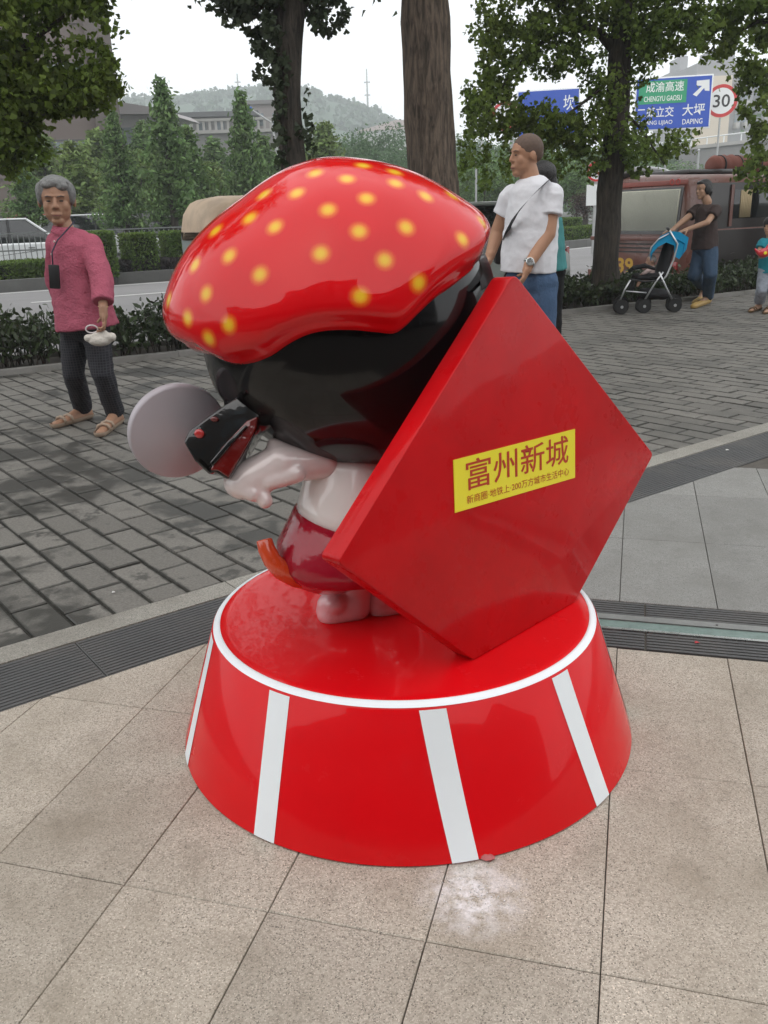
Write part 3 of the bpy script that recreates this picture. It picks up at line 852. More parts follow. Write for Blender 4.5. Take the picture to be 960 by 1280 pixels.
# grey disc
dn = (-ray(222, 538) + RIGHT * .34 - UP * .46).normalized(); dc = sp(224, 541, -.02)
mb = MB(); mb.lathe(dc - dn * .03, dn, [(.100, 0), (.106, .004), (.109, .010), (.109, .026), (.1075, .030), (.104, .0325)], 72)
mb.build('round_disc', paint('lilac grey paint', (.44, .40, .43), .5, .25, .05, .06), statue, 60, world=True)
# dark visor-like piece between the disc and the hair
M_blk2 = paint('gloss black piece', (.005, .004, .004), .1, .8, .12, .1, 0, 18)
M_gem = paint('deep red glassy paint', (.11, .003, .002), .08, 1, .3, .6, 0, 26)
def plate(pts, dv, th, mt, name, bev=.006):
    ps = [sp(x, y, dv + (dd if dd else 0)) for x, y, *r_ in pts for dd in [r_[0] if r_ else 0]]
    return MB().prism(ps, FWD * th).build(name, mt, statue, 60, world=True, bevel=bev, seg=3)
plate([(229, 552), (236, 538), (262, 519), (298, 494), (316, 498), (326, 517), (321, 538), (304, 568), (285, 600), (268, 590), (262, 594), (243, 576)], -.11, .10, M_blk2, 'visor', .012)
plate([(262, 588), (276, 560), (308, 526), (322, 520), (319, 538), (303, 566), (285, 597), (272, 588)], -.116, .012, M_gem, 'visor_lens', .004)
plate([(262, 578), (283, 553), (306, 531), (310, 533), (287, 559), (266, 583)], -.122, .012, M_blk2, 'visor_rib', .003)
mb = MB(); mb.ball((0, 0, 0), (.0105, .006, .010), 14, 10); o = mb.build('stud', paint('red stud', (.5, .03, .03), .1, 1, 0, 0), statue, 180); o.location = sp(249, 542, -.116) - statue.location
mb = MB(); mb.ball((0, 0, 0), (.009, .004, .006), 14, 10); o = mb.build('stud', M_gem, statue, 180); o.location = sp(268, 524, -.114) - statue.location
# lock of hair that joins the piece to the head
blob('hair_lock', [('c', q(300, 503, -.04), q(332, 505, -.02), .036, .05), ('c', q(332, 505, -.02), q(372, 478, .0), .05, .07), ('c', q(296, 494, -.08), q(322, 510, -.06), .016, .018)], M_black, statue, .006, 5)
# strap from the cap to the slab
sa, sb = sp(598, 322, .05), bx(636, 356, -THK - .004)
mb = MB(); wv = (RIGHT * .75 + UP * .55).normalized() * .016
pts = [sa.lerp(sb, t) + FWD * -.012 * math.sin(t * math.pi) for t in [i / 8 for i in range(9)]]
mb.v = [tuple(p + s * wv + o2 * FWD * .006) for p in pts for s, o2 in ((-1, -1), (1, -1), (1, 1), (-1, 1))]
for i in range(8):
    for j in range(4): A = i * 4; mb.f.append((A + j, A + (j + 1) % 4, A + 4 + (j + 1) % 4, A + 4 + j))
mb.build('strap', mat('dark strap', (.03, .032, .033), .35, coat=.3), statue, 40, world=True, bevel=0)
#PART4
# ================================================================== TREES AND PLANTS
def leafmat(name, c, rough=.55, isl=.45, trans=.35):
    mt = bpy.data.materials.new(name); mt.use_nodes = True
    n, l = mt.node_tree.nodes, mt.node_tree.links; b = n['Principled BSDF']; out = n['Material Output']
    geo = n.new('ShaderNodeNewGeometry'); rgb = n.new('ShaderNodeRGB'); rgb.outputs[0].default_value = (*c, 1)
    hs = n.new('ShaderNodeHueSaturation'); l.new(rgb.outputs[0], hs.inputs['Color'])
    def mapr(f, lo, hi):
        q = n.new('ShaderNodeMapRange'); q.inputs[3].default_value, q.inputs[4].default_value = lo, hi; l.new(f, q.inputs[0]); return q.outputs[0]
    l.new(mapr(geo.outputs['Random Per Island'], 1 - isl, 1 + isl), hs.inputs['Value'])
    tn = n.new('ShaderNodeTexNoise'); tn.inputs['Scale'].default_value = 1.3; l.new(geo.outputs['Position'], tn.inputs['Vector'])
    l.new(mapr(tn.outputs['Fac'], .47, .53), hs.inputs['Hue'])
    l.new(hs.outputs[0], b.inputs['Base Color']); b.inputs['Roughness'].default_value = rough; b.inputs['Specular IOR Level'].default_value = .35
    tr = n.new('ShaderNodeBsdfTranslucent'); l.new(hs.outputs[0], tr.inputs[0])
    ms = n.new('ShaderNodeMixShader'); ms.inputs[0].default_value = trans
    l.new(b.outputs[0], ms.inputs[1]); l.new(tr.outputs[0], ms.inputs[2]); l.new(ms.outputs[0], out.inputs[0])
    return mt
M_leaf = leafmat('ginkgo leaf', (.145, .205, .042), isl=.6, trans=.5)
M_leafd = leafmat('dark hedge leaf', (.045, .065, .028), .35, .6, .25)
M_leafm = leafmat('mid tree leaf', (.125, .205, .070), isl=.6)
M_leafb = leafmat('box bush leaf', (.105, .17, .03))
M_leafp = leafmat('purple shrub leaf', (.05, .04, .04))
def bark(name, c, sc=1.0):
    mt = bpy.data.materials.new(name); mt.use_nodes = True
    n, l = mt.node_tree.nodes, mt.node_tree.links; b = n['Principled BSDF']
    tc = n.new('ShaderNodeNewGeometry'); mp = n.new('ShaderNodeMapping'); mp.inputs['Scale'].default_value = (1, 1, .16)
    l.new(tc.outputs['Position'], mp.inputs[0])
    t = n.new('ShaderNodeTexNoise'); t.inputs['Scale'].default_value = 26 * sc; t.inputs['Detail'].default_value = 7; t.inputs['Roughness'].default_value = .65; t.inputs['Distortion'].default_value = .6
    l.new(mp.outputs[0], t.inputs['Vector'])
    t2 = n.new('ShaderNodeTexNoise'); t2.inputs['Scale'].default_value = 3; t2.inputs['Detail'].default_value = 4; l.new(tc.outputs['Position'], t2.inputs['Vector'])
    cr = n.new('ShaderNodeValToRGB'); cr.color_ramp.elements[0].position = .36; cr.color_ramp.elements[1].position = .66
    cr.color_ramp.elements[0].color = (*[x * .32 for x in c], 1); cr.color_ramp.elements[1].color = (*[x * 1.5 for x in c], 1)
    l.new(t.outputs['Fac'], cr.inputs[0])
    mr = n.new('ShaderNodeMapRange'); mr.inputs[3].default_value, mr.inputs[4].default_value = .65, 1.35; l.new(t2.outputs['Fac'], mr.inputs[0])
    vm = n.new('ShaderNodeVectorMath'); vm.operation = 'SCALE'; l.new(cr.outputs[0], vm.inputs[0]); l.new(mr.outputs[0], vm.inputs['Scale']); l.new(vm.outputs[0], b.inputs['Base Color'])
    b.inputs['Roughness'].default_value = .9
    bp = n.new('ShaderNodeBump'); bp.inputs['Strength'].default_value = 1; bp.inputs['Distance'].default_value = .03
    l.new(t.outputs['Fac'], bp.inputs['Height']); l.new(bp.outputs[0], b.inputs['Normal'])
    return mt
M_bark = bark('ginkgo bark', (.135, .100, .074))
M_barkd = bark('dark bark', (.055, .045, .035))
class Leaves:
    def __init__(s, seed=1): s.r = np.random.RandomState(seed); s.V = []; s.F = []; s.n = 0
    def add(s, C, size, shape='fan', droop=.0):
        """C: (n,3) leaf positions"""
        C = np.asarray(C, float); n = len(C)
        if not n: return s
        r = s.r
        if shape == 'fan':   loc = np.array([(0, -.1), (.55, .55), (.22, .85), (0, .68), (-.22, .85), (-.55, .55)])
        elif shape == 'oval': loc = np.array([(0, -.7), (.3, -.1), (.22, .4), (0, .75), (-.22, .4), (-.3, -.1)])
        else: loc = np.array([(-.5, -.4), (.5, -.5), (.6, .4), (-.4, .5)])
        k = len(loc)
        t = r.normal(size=(n, 3)); t[:, 2] -= droop; t /= np.linalg.norm(t, axis=1)[:, None]
        a = r.normal(size=(n, 3)); a -= t * (a * t).sum(1)[:, None]; a /= np.linalg.norm(a, axis=1)[:, None]
        nn = np.cross(t, a)
        sz = size * r.uniform(.65, 1.25, n)
        v = C[:, None, :] + sz[:, None, None] * (loc[None, :, 0, None] * a[:, None, :] + loc[None, :, 1, None] * t[:, None, :] + (np.abs(loc[None, :, 0, None]) * .35) * nn[:, None, :])
        s.V.append(v.reshape(-1, 3)); s.F.append((np.arange(n * k).reshape(n, k) + s.n)); s.n += n * k
        return s
    def mesh(s, name):
        V = np.vstack(s.V); me = bpy.data.meshes.new(name); me.vertices.add(len(V)); me.vertices.foreach_set('co', V.astype(np.float32).ravel())
        tot = sum(f.size for f in s.F); me.loops.add(tot); me.loops.foreach_set('vertex_index', np.concatenate([f.ravel() for f in s.F]).astype(np.int32))
        ls, lt, c = [], [], 0
        for f in s.F:
            m_, k = f.shape; ls.append(c + np.arange(m_) * k); lt.append(np.full(m_, k)); c += m_ * k
        ls, lt = np.concatenate(ls), np.concatenate(lt)
        me.polygons.add(len(ls)); me.polygons.foreach_set('loop_start', ls.astype(np.int32)); me.polygons.foreach_set('loop_total', lt.astype(np.int32))
        me.update(calc_edges=True); return me
    def build(s, name, mt, parent, world=True):
        me = s.mesh(name)
        if world and parent: me.transform((Matrix.Translation(parent.location) @ parent.rotation_euler.to_matrix().to_4x4()).inverted())
        o = link(name, me, mt, parent); o['kind'] = 'stuff'; return o
def clump(r, c, rad, n, sub=9, sr=.3, flat=1.0):
    """n points in sub-clumps inside a ball of radius rad"""
    c = np.array(c, float); q = r.normal(size=(sub, 3)); q /= np.linalg.norm(q, axis=1)[:, None]; q *= (r.uniform(0, 1, sub) ** (1 / 2.2) * rad)[:, None]; q[:, 2] *= flat
    k = r.randint(0, sub, n); return c + q[k] + r.normal(size=(n, 3)) * rad * sr
def trunk(name, pts, radii, mt, parent, n=20, rough=.06, world=True, seed=0):
    mb = MB(); P = [Vector(p) for p in pts]; fine = []; rad = []
    for i in range(len(P) - 1):
        m_ = max(2, int((P[i + 1] - P[i]).length / .18))
        for k in range(m_): t = k / m_; fine.append(P[i].lerp(P[i + 1], t)); rad.append(radii[i] * (1 - t) + radii[i + 1] * t)
    fine.append(P[-1]); rad.append(radii[-1])
    k0 = len(mb.v); mb.tube(fine, rad, n)
    for i in range(k0, len(mb.v)):
        v = Vector(mb.v[i]); c = fine[min((i - k0) // n, len(fine) - 1)]; d = v - c
        f = 1 + rough * mnoise.noise(v * 3.1 + Vector((seed, 0, 0))) * 2 + rough * .8 * mnoise.noise(Vector((v.x * 14, v.y * 14, v.z * 2.5)))
        mb.v[i] = tuple(c + d * f)
    return mb.build(name, mt, parent, 180, world=world)

def upper(L, r, x, y, seed, n=44):
    """the top of a street tree, above the picture"""
    for i in range(n):
        h = r.uniform(5.6, 9.6); m_ = 3.0 * (1 - abs(h - 7.2) / 4.2); a = r.uniform(0, 6.28); d_ = m_ * r.uniform(.2, 1) ** .6
        L.add(clump(r, (x + d_ * math.cos(a), y + d_ * math.sin(a), h), .8, 260, 12, .25), .10)
# --- the thick bare trunk
b0 = G(548, 404)
T2 = empty('ginkgo_tree', (b0.x, b0.y, -.02), 0, 'thick furrowed bare tree trunk rising right behind the spotted cap', 'tree')
Y = b0.y
w2 = 68 / 1100 * 10.3 / 2 * .93
pt = [(b0.x, Y, -.1), at(543, 330, Y), at(541, 230, Y), at(536, 150, Y), at(533, 60, Y), at(530, -10, Y), at(527, -160, Y), at(535, -330, Y)]
trunk('trunk', pt, [w2 * 1.35, w2 * 1.02, w2 * .95, w2 * .88, w2 * .84, w2 * .82, w2 * .74, w2 * .6], M_bark, T2, 40, .05, seed=3)
L = Leaves(21); r = np.random.RandomState(5)
for i in range(26):
    a = r.uniform(0, 6.28); h = r.uniform(5.6, 8.2); d_ = r.uniform(.6, 2.3); L.add(clump(r, (b0.x + d_ * math.cos(a), Y + d_ * math.sin(a), h), .55, 300), .07)
upper(L, r, b0.x, b0.y, 61); L.build('crown', M_leaf, T2)
for k in range(7):
    a = k * .9; trunk('limb', [at(533, -330, Y) - Vector((0, 0, .6)), Vector((b0.x + math.cos(a) * 1.2, Y + math.sin(a) * 1.2, 6.4)), Vector((b0.x + math.cos(a) * 2.1, Y + math.sin(a) * 2.1, 7.3))], [.12, .07, .03], M_bark, T2, 8)
# --- slim trunk with leaves hugging its left side
b1 = G(377, 423)
T1 = empty('ginkgo_tree', (b1.x, b1.y, -.02), 0, 'slim dark tree with leafy shoots down its left side, between old woman and thick trunk', 'tree')
Y = b1.y; wr = .125
pt = [(b1.x, Y, -.1), at(376, 330, Y), at(366, 200, Y), at(359, 120, Y), at(360, 70, Y), at(366, 20, Y), at(369, -40, Y), at(372, -160, Y)]
trunk('trunk', pt, [wr * 1.3, wr * 1.0, wr, wr * 1.05, wr * 1.05, wr * .85, wr * .75, wr * .6], M_barkd, T1, 24, .09, seed=9)
trunk('limb', [at(362, 60, Y), at(350, 10, Y), at(338, -50, Y + .3), at(320, -130, Y + .5)], [.08, .07, .055, .04], M_barkd, T1, 10)
trunk('limb', [at(366, 30, Y), at(392, -20, Y), at(420, -70, Y + .3)], [.06, .045, .03], M_barkd, T1, 10)
trunk('limb', [at(352, 0, Y), at(310, -20, Y - .2), at(280, -40, Y - .3)], [.03, .02, .012], M_barkd, T1, 8)
L = Leaves(31); r = np.random.RandomState(8)
def pxl(L, r, ell, Y, size, dY=.5, sub=14, sr=.16, droop=.5, dens=1.0):
    """leaf clusters given as (x, y, rx, ry, n) seen from the camera, spread in depth round Y"""
    for x, y, rx, ry, n in ell:
        n = int(n * dens); s = Y / FPX
        c = np.array(at(x, y, Y)); q = r.uniform(-1, 1, (sub * 3, 3)); q = q[(q ** 2).sum(1) < 1][:sub]
        q = q * np.array([rx * s, dY, ry * s]); k = r.randint(0, len(q), n)
        P = c + q[k] + r.normal(size=(n, 3)) * np.array([rx * s, dY, ry * s]) * sr; L.add(P, size, 'fan', droop)
pxl(L, r, [(295, 12, 30, 20, 420), (330, 22, 26, 22, 420), (312, -10, 50, 22, 700), (338, 50, 17, 20, 260), (348, 80, 13, 22, 200), (350, 112, 12, 18, 130), (352, 145, 9, 18, 110), (355, 180, 8, 20, 90),
           (338, 98, 8, 6, 30), (326, 94, 6, 5, 14), (390, 12, 22, 18, 260), (412, 30, 20, 9, 130), (400, -12, 40, 16, 400), (425, 2, 14, 8, 60), (382, 120, 6, 5, 10), (380, 160, 8, 20, 40), (385, 185, 8, 20, 40), (352, 215, 8, 14, 40)], Y, .062, .35)
for i in range(30):
    a = r.uniform(0, 6.28); h = r.uniform(3.7, 6.6); d_ = r.uniform(.3, 1.5); L.add(clump(r, (b1.x + d_ * math.cos(a), Y + .3 + d_ * math.sin(a), h), .5, 220), .07)
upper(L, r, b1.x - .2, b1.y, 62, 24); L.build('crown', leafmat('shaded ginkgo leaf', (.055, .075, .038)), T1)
# --- right tree
b3 = G(757, 381)
T3 = empty('ginkgo_tree', (b3.x, b3.y, -.02), 0, 'leafy tree with drooping branches in front of the bus and the blue road signs', 'tree')
Y = b3.y
pt = [(b3.x, Y, -.1), at(757, 330, Y), at(762, 240, Y), at(770, 160, Y), at(773, 100, Y), at(776, 50, Y), at(779, 0, Y), at(782, -120, Y)]
trunk('trunk', pt, [.2, .165, .15, .145, .14, .125, .11, .07], M_barkd, T3, 26, .07, seed=5)
for p, rr_ in (([at(772, 66, Y), at(750, 42, Y), at(722, 30, Y), at(700, 5, Y), at(680, -40, Y)], [.075, .06, .05, .045, .03]),
               ([at(778, 20, Y), at(762, -10, Y), at(735, -20, Y - .1), at(700, -60, Y)], [.05, .04, .035, .02]),
               ([at(777, 50, Y), at(800, 25, Y), at(840, 5, Y + .2), at(880, -15, Y + .3)], [.05, .04, .03, .02]),
               ([at(722, 30, Y), at(680, 50, Y - .2), at(640, 90, Y - .3), at(610, 140, Y - .3)], [.03, .022, .016, .008]),
               ([at(772, 90, Y), at(740, 120, Y - .3), at(700, 150, Y - .4)], [.03, .02, .01]), ([at(771, 130, Y), at(800, 160, Y - .2), at(830, 205, Y - .2)], [.025, .015, .008])):
    trunk('limb', p, rr_, M_barkd, T3, 10)
L = Leaves(41); r = np.random.RandomState(12)
pxl(L, r, [(620, 20, 28, 22, 420), (612, 55, 12, 24, 160), (628, 90, 30, 32, 560), (600, 130, 24, 34, 460), (597, 172, 18, 40, 360), (626, 150, 16, 32, 240), (632, 195, 9, 30, 110), (586, 205, 10, 22, 90), (608, 225, 8, 16, 50),
           (650, 60, 28, 26, 460), (690, 50, 30, 22, 420), (665, 25, 42, 22, 600), (720, 70, 26, 18, 300), (690, 80, 20, 16, 180), (738, 20, 30, 30, 460), (760, -10, 60, 25, 800), (690, -15, 60, 20, 800),
           (690, 152, 28, 16, 420), (668, 148, 22, 20, 420), (652, 140, 14, 18, 160), (730, 160, 22, 26, 360), (712, 175, 30, 18, 380), (690, 195, 9, 20, 90), (735, 195, 14, 22, 200), (700, 210, 8, 12, 50), (752, 130, 18, 44, 380), (742, 100, 14, 18, 140),
           (800, 30, 34, 26, 560), (815, 62, 30, 14, 260), (790, 55, 26, 22, 340), (845, 40, 30, 24, 460), (850, 66, 12, 8, 50), (795, 95, 16, 14, 140), (790, 175, 20, 20, 260), (815, 178, 18, 18, 240), (800, 205, 12, 12, 120), (835, 188, 16, 12, 130), (803, 150, 7, 10, 40),
           (780, 200, 14, 14, 120), (856, 166, 10, 6, 30), (760, 195, 14, 14, 110), (772, 150, 12, 30, 140), (830, -10, 60, 22, 700), (860, 10, 26, 22, 320)], Y - .1, .056, .75, sub=24, sr=.15, dens=1.4)
for i in range(36):
    a = r.uniform(0, 6.28); h = r.uniform(4.4, 7.4); d_ = r.uniform(.2, 2.0); L.add(clump(r, (b3.x + d_ * math.cos(a), Y + .2 + d_ * math.sin(a), h), .55, 240), .08)
upper(L, r, b3.x, b3.y, 63); L.build('crown', M_leaf, T3)
# --- tree beyond the right edge, its boughs hang into the view
b5 = bp_(12.2, .5)
T5 = empty('ginkgo_tree', (b5.x, b5.y, -.02), 0, 'tree whose hanging leaves fill the top right corner beside the speed limit sign', 'tree')
Y = 12.3
trunk('trunk', [(b5.x, b5.y, -.1), (b5.x + .1, b5.y, 2), (b5.x, b5.y, 4.6), (b5.x, b5.y, 6)], [.19, .15, .12, .08], M_barkd, T5, 20, .07, seed=2)
trunk('limb', [(b5.x, b5.y, 3.4), at(985, 20, Y), at(940, 30, Y), at(905, 50, Y)], [.07, .05, .03, .01], M_barkd, T5, 8)
L = Leaves(51); r = np.random.RandomState(14)
pxl(L, r, [(905, 30, 26, 24, 420), (940, 40, 26, 36, 520), (900, 62, 16, 12, 120), (940, 82, 13, 18, 190), (945, 112, 20, 26, 320), (958, 140, 10, 20, 120), (930, 0, 50, 24, 700), (950, 175, 12, 22, 140), (946, 205, 18, 20, 200), (955, 232, 14, 16, 140), (880, 30, 16, 22, 160)], Y, .075, .5)
for i in range(30):
    a = r.uniform(0, 6.28); h = r.uniform(3.4, 7); d_ = r.uniform(.4, 2.0); L.add(clump(r, (b5.x + .4 + d_ * math.cos(a), b5.y + d_ * math.sin(a), h), .55, 220), .08)
L.build('crown', M_leaf, T5)
# --- tree beyond the left edge
b4 = bp_(-2.1, .5)
T4 = empty('ginkgo_tree', (b4.x, b4.y, -.02), 0, 'tree whose dark overhanging leaves cover the brown tower at top left', 'tree')
trunk('trunk', [(b4.x, b4.y, -.1), (b4.x, b4.y, 2), (b4.x, b4.y, 4), (b4.x, b4.y, 5.5)], [.19, .16, .13, .08], M_barkd, T4, 20, .07, seed=1)
Y = 7.6
trunk('limb', [(b4.x, b4.y, 2.4), at(-40, 90, Y), at(30, 60, Y), at(80, 20, Y)], [.06, .04, .025, .01], M_barkd, T4, 8)
trunk('limb', [(b4.x, b4.y, 2.1), at(-40, 150, Y), at(40, 140, Y), at(110, 110, Y)], [.05, .03, .02, .01], M_barkd, T4, 8)
L = Leaves(61); r = np.random.RandomState(15)
pxl(L, r, [(20, 20, 30, 30, 420), (10, 60, 22, 26, 260), (58, 10, 30, 14, 200), (100, 4, 24, 10, 110), (128, 20, 9, 14, 40), (25, 95, 34, 18, 420), (60, 108, 30, 14, 330), (92, 98, 22, 20, 220), (125, 85, 16, 16, 110), (112, 60, 16, 16, 90), (130, 105, 12, 14, 70), (100, 120, 36, 10, 280),
           (20, 140, 26, 22, 300), (60, 130, 36, 12, 300), (90, 136, 20, 6, 80), (12, 175, 16, 26, 200), (30, 165, 14, 20, 120), (8, 205, 10, 14, 60), (142, 35, 6, 5, 8), (118, 130, 12, 6, 40), (75, 65, 10, 12, 26), (45, 45, 20, 18, 120), (-30, 80, 40, 80, 900), (60, -20, 90, 20, 900), (40, 112, 60, 26, 420), (10, 170, 30, 40, 420), (40, 190, 14, 14, 90), (100, 108, 40, 12, 260)], Y, .049, .4, sub=22, sr=.2, dens=1.75)
for i in range(40):
    a = r.uniform(0, 6.28); h = r.uniform(4.2, 6.6); d_ = r.uniform(.2, 1.9); L.add(clump(r, (b4.x - .5 + d_ * math.cos(a), b4.y + d_ * math.sin(a), h), .55, 240), .075)
upper(L, r, b4.x - .3, b4.y, 64); L.build('crown', leafmat('dark ginkgo leaf', (.13, .19, .034), isl=.6, trans=.5), T4)

# --- low hedge of broad dark leaves in the bed
def hedge_run(name, t0, t1, h, label, seed):
    o0 = bp_((t0 + t1) / 2, .5); hd = empty(name, (o0.x, o0.y, -.02), 0, label, 'hedge')
    L = Leaves(seed); r = np.random.RandomState(seed + 1); mb = MB(); t = t0
    while t < t1:
        for s in (.2, .42, .64, .84):
            b = bp_(t + r.uniform(-.06, .06), s + r.uniform(-.06, .06)); hh = h * r.uniform(.6, 1.0) * (1 + .22 * mnoise.noise(Vector((t * 1.7, s, 0))))
            for k in range(3):
                e = Vector((b.x + r.uniform(-.12, .12), b.y + r.uniform(-.12, .12), hh * r.uniform(.75, 1.05))); mb.tube([(b.x, b.y, -.03), ((b.x + e.x) / 2 + r.uniform(-.03, .03), (b.y + e.y) / 2, e.z * .5), e], [.006, .005, .003], 4, False)
                n = 26; tt = r.uniform(.28, 1.05, n) ** .8
                P = np.array([(b.x, b.y, 0)]) * (1 - tt[:, None]) + np.array([tuple(e)]) * tt[:, None] + r.normal(size=(n, 3)) * np.array([.045, .045, .035]); L.add(P, .052, 'oval', -.3)
        t += .16
    mb.build('stems', M_barkd, hd, 180, world=True)
    L.build('foliage', M_leafd, hd)
hedge_run('hedge', -1.6, 2.55, .52, 'dark broad leaved hedge behind the old woman, open between its stems', 71)
hedge_run('hedge', 2.95, 4.3, .48, 'short stretch of dark hedge hidden behind the spotted cap', 75)
hedge_run('hedge', 5.0, 12.5, .42, 'low dark hedge behind the blue stroller, in front of the bus', 73)
# ================================================================== ACROSS THE ROAD
def copy_tree(o, parent=None):
    c = o.copy(); COL.objects.link(c); c.parent = parent
    for ch in [x for x in COL.objects if x.parent == o]: copy_tree(ch, c)
    return c
kids = {}
def copy_thing(o, loc, rz=0, sc=None, label=None):
    if o.name not in kids: kids[o.name] = [x for x in COL.objects if x.parent == o]
    c = o.copy(); COL.objects.link(c); c.location = loc; c.rotation_euler.z = rz
    if sc: c.scale = (sc, sc, sc) if not isinstance(sc, (tuple, list)) else sc
    if label: c['label'] = label
    for ch in kids[o.name]:
        d = ch.copy(); COL.objects.link(d); d.parent = c
        if ch.name not in kids: kids[ch.name] = [x for x in COL.objects if x.parent == ch]
        for g in kids[ch.name]: e = g.copy(); COL.objects.link(e); e.parent = d
    return c
GRP_MID = 'trees on the far side of the road'
def conifer(seed, h, rad, n, mt, label, name='redwood_tree', low=.25):
    """a feathery conical tree: tiers of short boughs with leaf sprays"""
    t = empty(name, (0, 0, 0), 0, label, 'tree', GRP_MID)
    r = np.random.RandomState(seed); L = Leaves(seed + 1); nb = int(h * 17); mb = MB()
    trunk('trunk', [(0, 0, 0), (0, 0, h * .4), (.03, 0, h * .97)], [h * .022 + .03, h * .016 + .02, .015], M_barkd, t, 9, .08, world=False)
    for i in range(nb):
        f = low + (1 - low) * (i + .5) / nb; a = r.uniform(0, 6.28)
        R_ = rad * (1 - f) ** .72 * r.uniform(.6, 1.12) * (1.0 if f > .22 else .9); z = f * h
        e = np.array([math.cos(a) * R_, math.sin(a) * R_, z + R_ * r.uniform(-.05, .35)]); m_ = max(10, int(1.35 * n / nb * (.35 + R_ / rad)))
        tt = r.uniform(.15, 1.05, m_); base = np.array([0, 0, z]); P = base + (e - base) * tt[:, None] + r.normal(size=(m_, 3)) * np.array([.13, .13, .10]) * (1 + R_ * .18)
        L.add(P, .17, 'oval', .2)
        mb.tube([tuple(base), tuple(base + (e - base) * .8)], [.02, .006], 4, False)
    mb.build('bough', M_barkd, t, 180); L.build('crown', mt, t, world=False)
    return t
def roundtree(seed, h, rad, n, mt, label, name='broadleaf_tree', leaf=.16, z0=.35):
    t = empty(name, (0, 0, 0), 0, label, 'tree', GRP_MID)
    r = np.random.RandomState(seed); L = Leaves(seed + 1)
    trunk('trunk', [(0, 0, 0), (.05, 0, h * .35), (0, .05, h * .75)], [h * .024 + .04, h * .018 + .02, .03], M_barkd, t, 9, .08, world=False)
    for i in range(26):
        q = r.normal(size=3); q /= np.linalg.norm(q); q *= r.uniform(.35, 1) ** .5
        c = np.array([q[0] * rad, q[1] * rad, h * (z0 + 1) / 2 + q[2] * h * (1 - z0) / 2 * .9]); L.add(clump(r, c, rad * .38, n // 26, 10, .22), leaf, 'oval', .1)
        if i < 6: trunk('limb', [(0, 0, h * .35), tuple(c)], [.06, .02], M_barkd, t, 5, .05, world=False)
    L.build('crown', mt, t, world=False); return t
M_leaff = leafmat('far tree leaf', (.10, .17, .08), .7, .3)
con = [conifer(101, 7.4, 1.9, 5200, M_leafm, 'tallest pointed feathery tree across the road, left of the slim trunk'),
       conifer(105, 6.4, 1.7, 4600, M_leafm, 'narrow pointed feathery tree across the road beside the street lamp'),
       conifer(109, 5.6, 2.3, 5200, leafmat('olive leaf', (.16, .23, .07), isl=.6), 'broad feathery tree above the old woman\'s head across the road')]
rt = [roundtree(121, 5.5, 2.3, 5000, M_leafm, 'round leafy tree across the road behind the shaven headed man'), roundtree(125, 7.5, 3.2, 5200, M_leaff, 'pale hazy round tree far behind the thick trunk', leaf=.2)]
used = set()
def put(proto, px, topy, Y, H0, label=None, widen=1.0, z=0.0):
    """stand a copy of proto where its foot is at distance Y and its tip reaches picture height topy"""
    P = at(px, topy, Y); s = (P.z - z) / H0; loc = (P.x, P.y, z)
    if proto.name not in used:
        used.add(proto.name); proto.location = loc; proto.scale = (s * widen, s * widen, s); return proto
    return copy_thing(proto, loc, random.uniform(0, 6.28), (s * widen, s * widen, s), label)
put(con[0], 200, 102, 27, 7.4)
put(con[1], 300, 117, 31, 6.4, widen=.85)
put(con[2], 88, 180, 31, 5.6, widen=1.25)
for a in ((con[0], 140, 142, 27.5, 7.4, 'feathery tree in front of the brown tower, right of the old woman', 1.0), (con[1], 232, 160, 30, 6.4, 'lower feathery tree close right of the tallest pointed tree', 1.3),
          (con[2], 262, 205, 33, 5.6, 'low feathery tree between the two pointed trees', 1.2), (con[1], 328, 172, 36, 6.4, 'feathery tree behind the blue headed street lamp', 1.4),
          (con[2], 405, 156, 38, 5.6, 'broad pale tree just right of the slim dark trunk', 1.1), (con[0], 22, 185, 28, 7.4, 'feathery tree at the far left behind the red parasol', 1.1), (con[2], 118, 165, 36, 5.6, 'dense feathery tree under the dark overhanging leaves', 1.3), (con[2], 50, 172, 40, 5.6, 'broad feathery tree behind the old woman, furthest left but one', 1.5), (con[0], 176, 155, 38, 7.4, 'feathery tree between the two taller pointed trees at left', 1.3), (con[2], 350, 190, 45, 5.6, 'broad low tree right behind the slim trunk', 1.5), (con[1], 265, 175, 42, 6.4, 'pointed tree in front of the grey retaining wall', 1.5),
          (con[2], 172, 190, 35, 5.6, 'broad feathery tree behind the parked dark car', 1.2)):
    put(*a)
put(rt[0], 605, 200, 42, 5.5); put(rt[1], 480, 160, 75, 7.5)
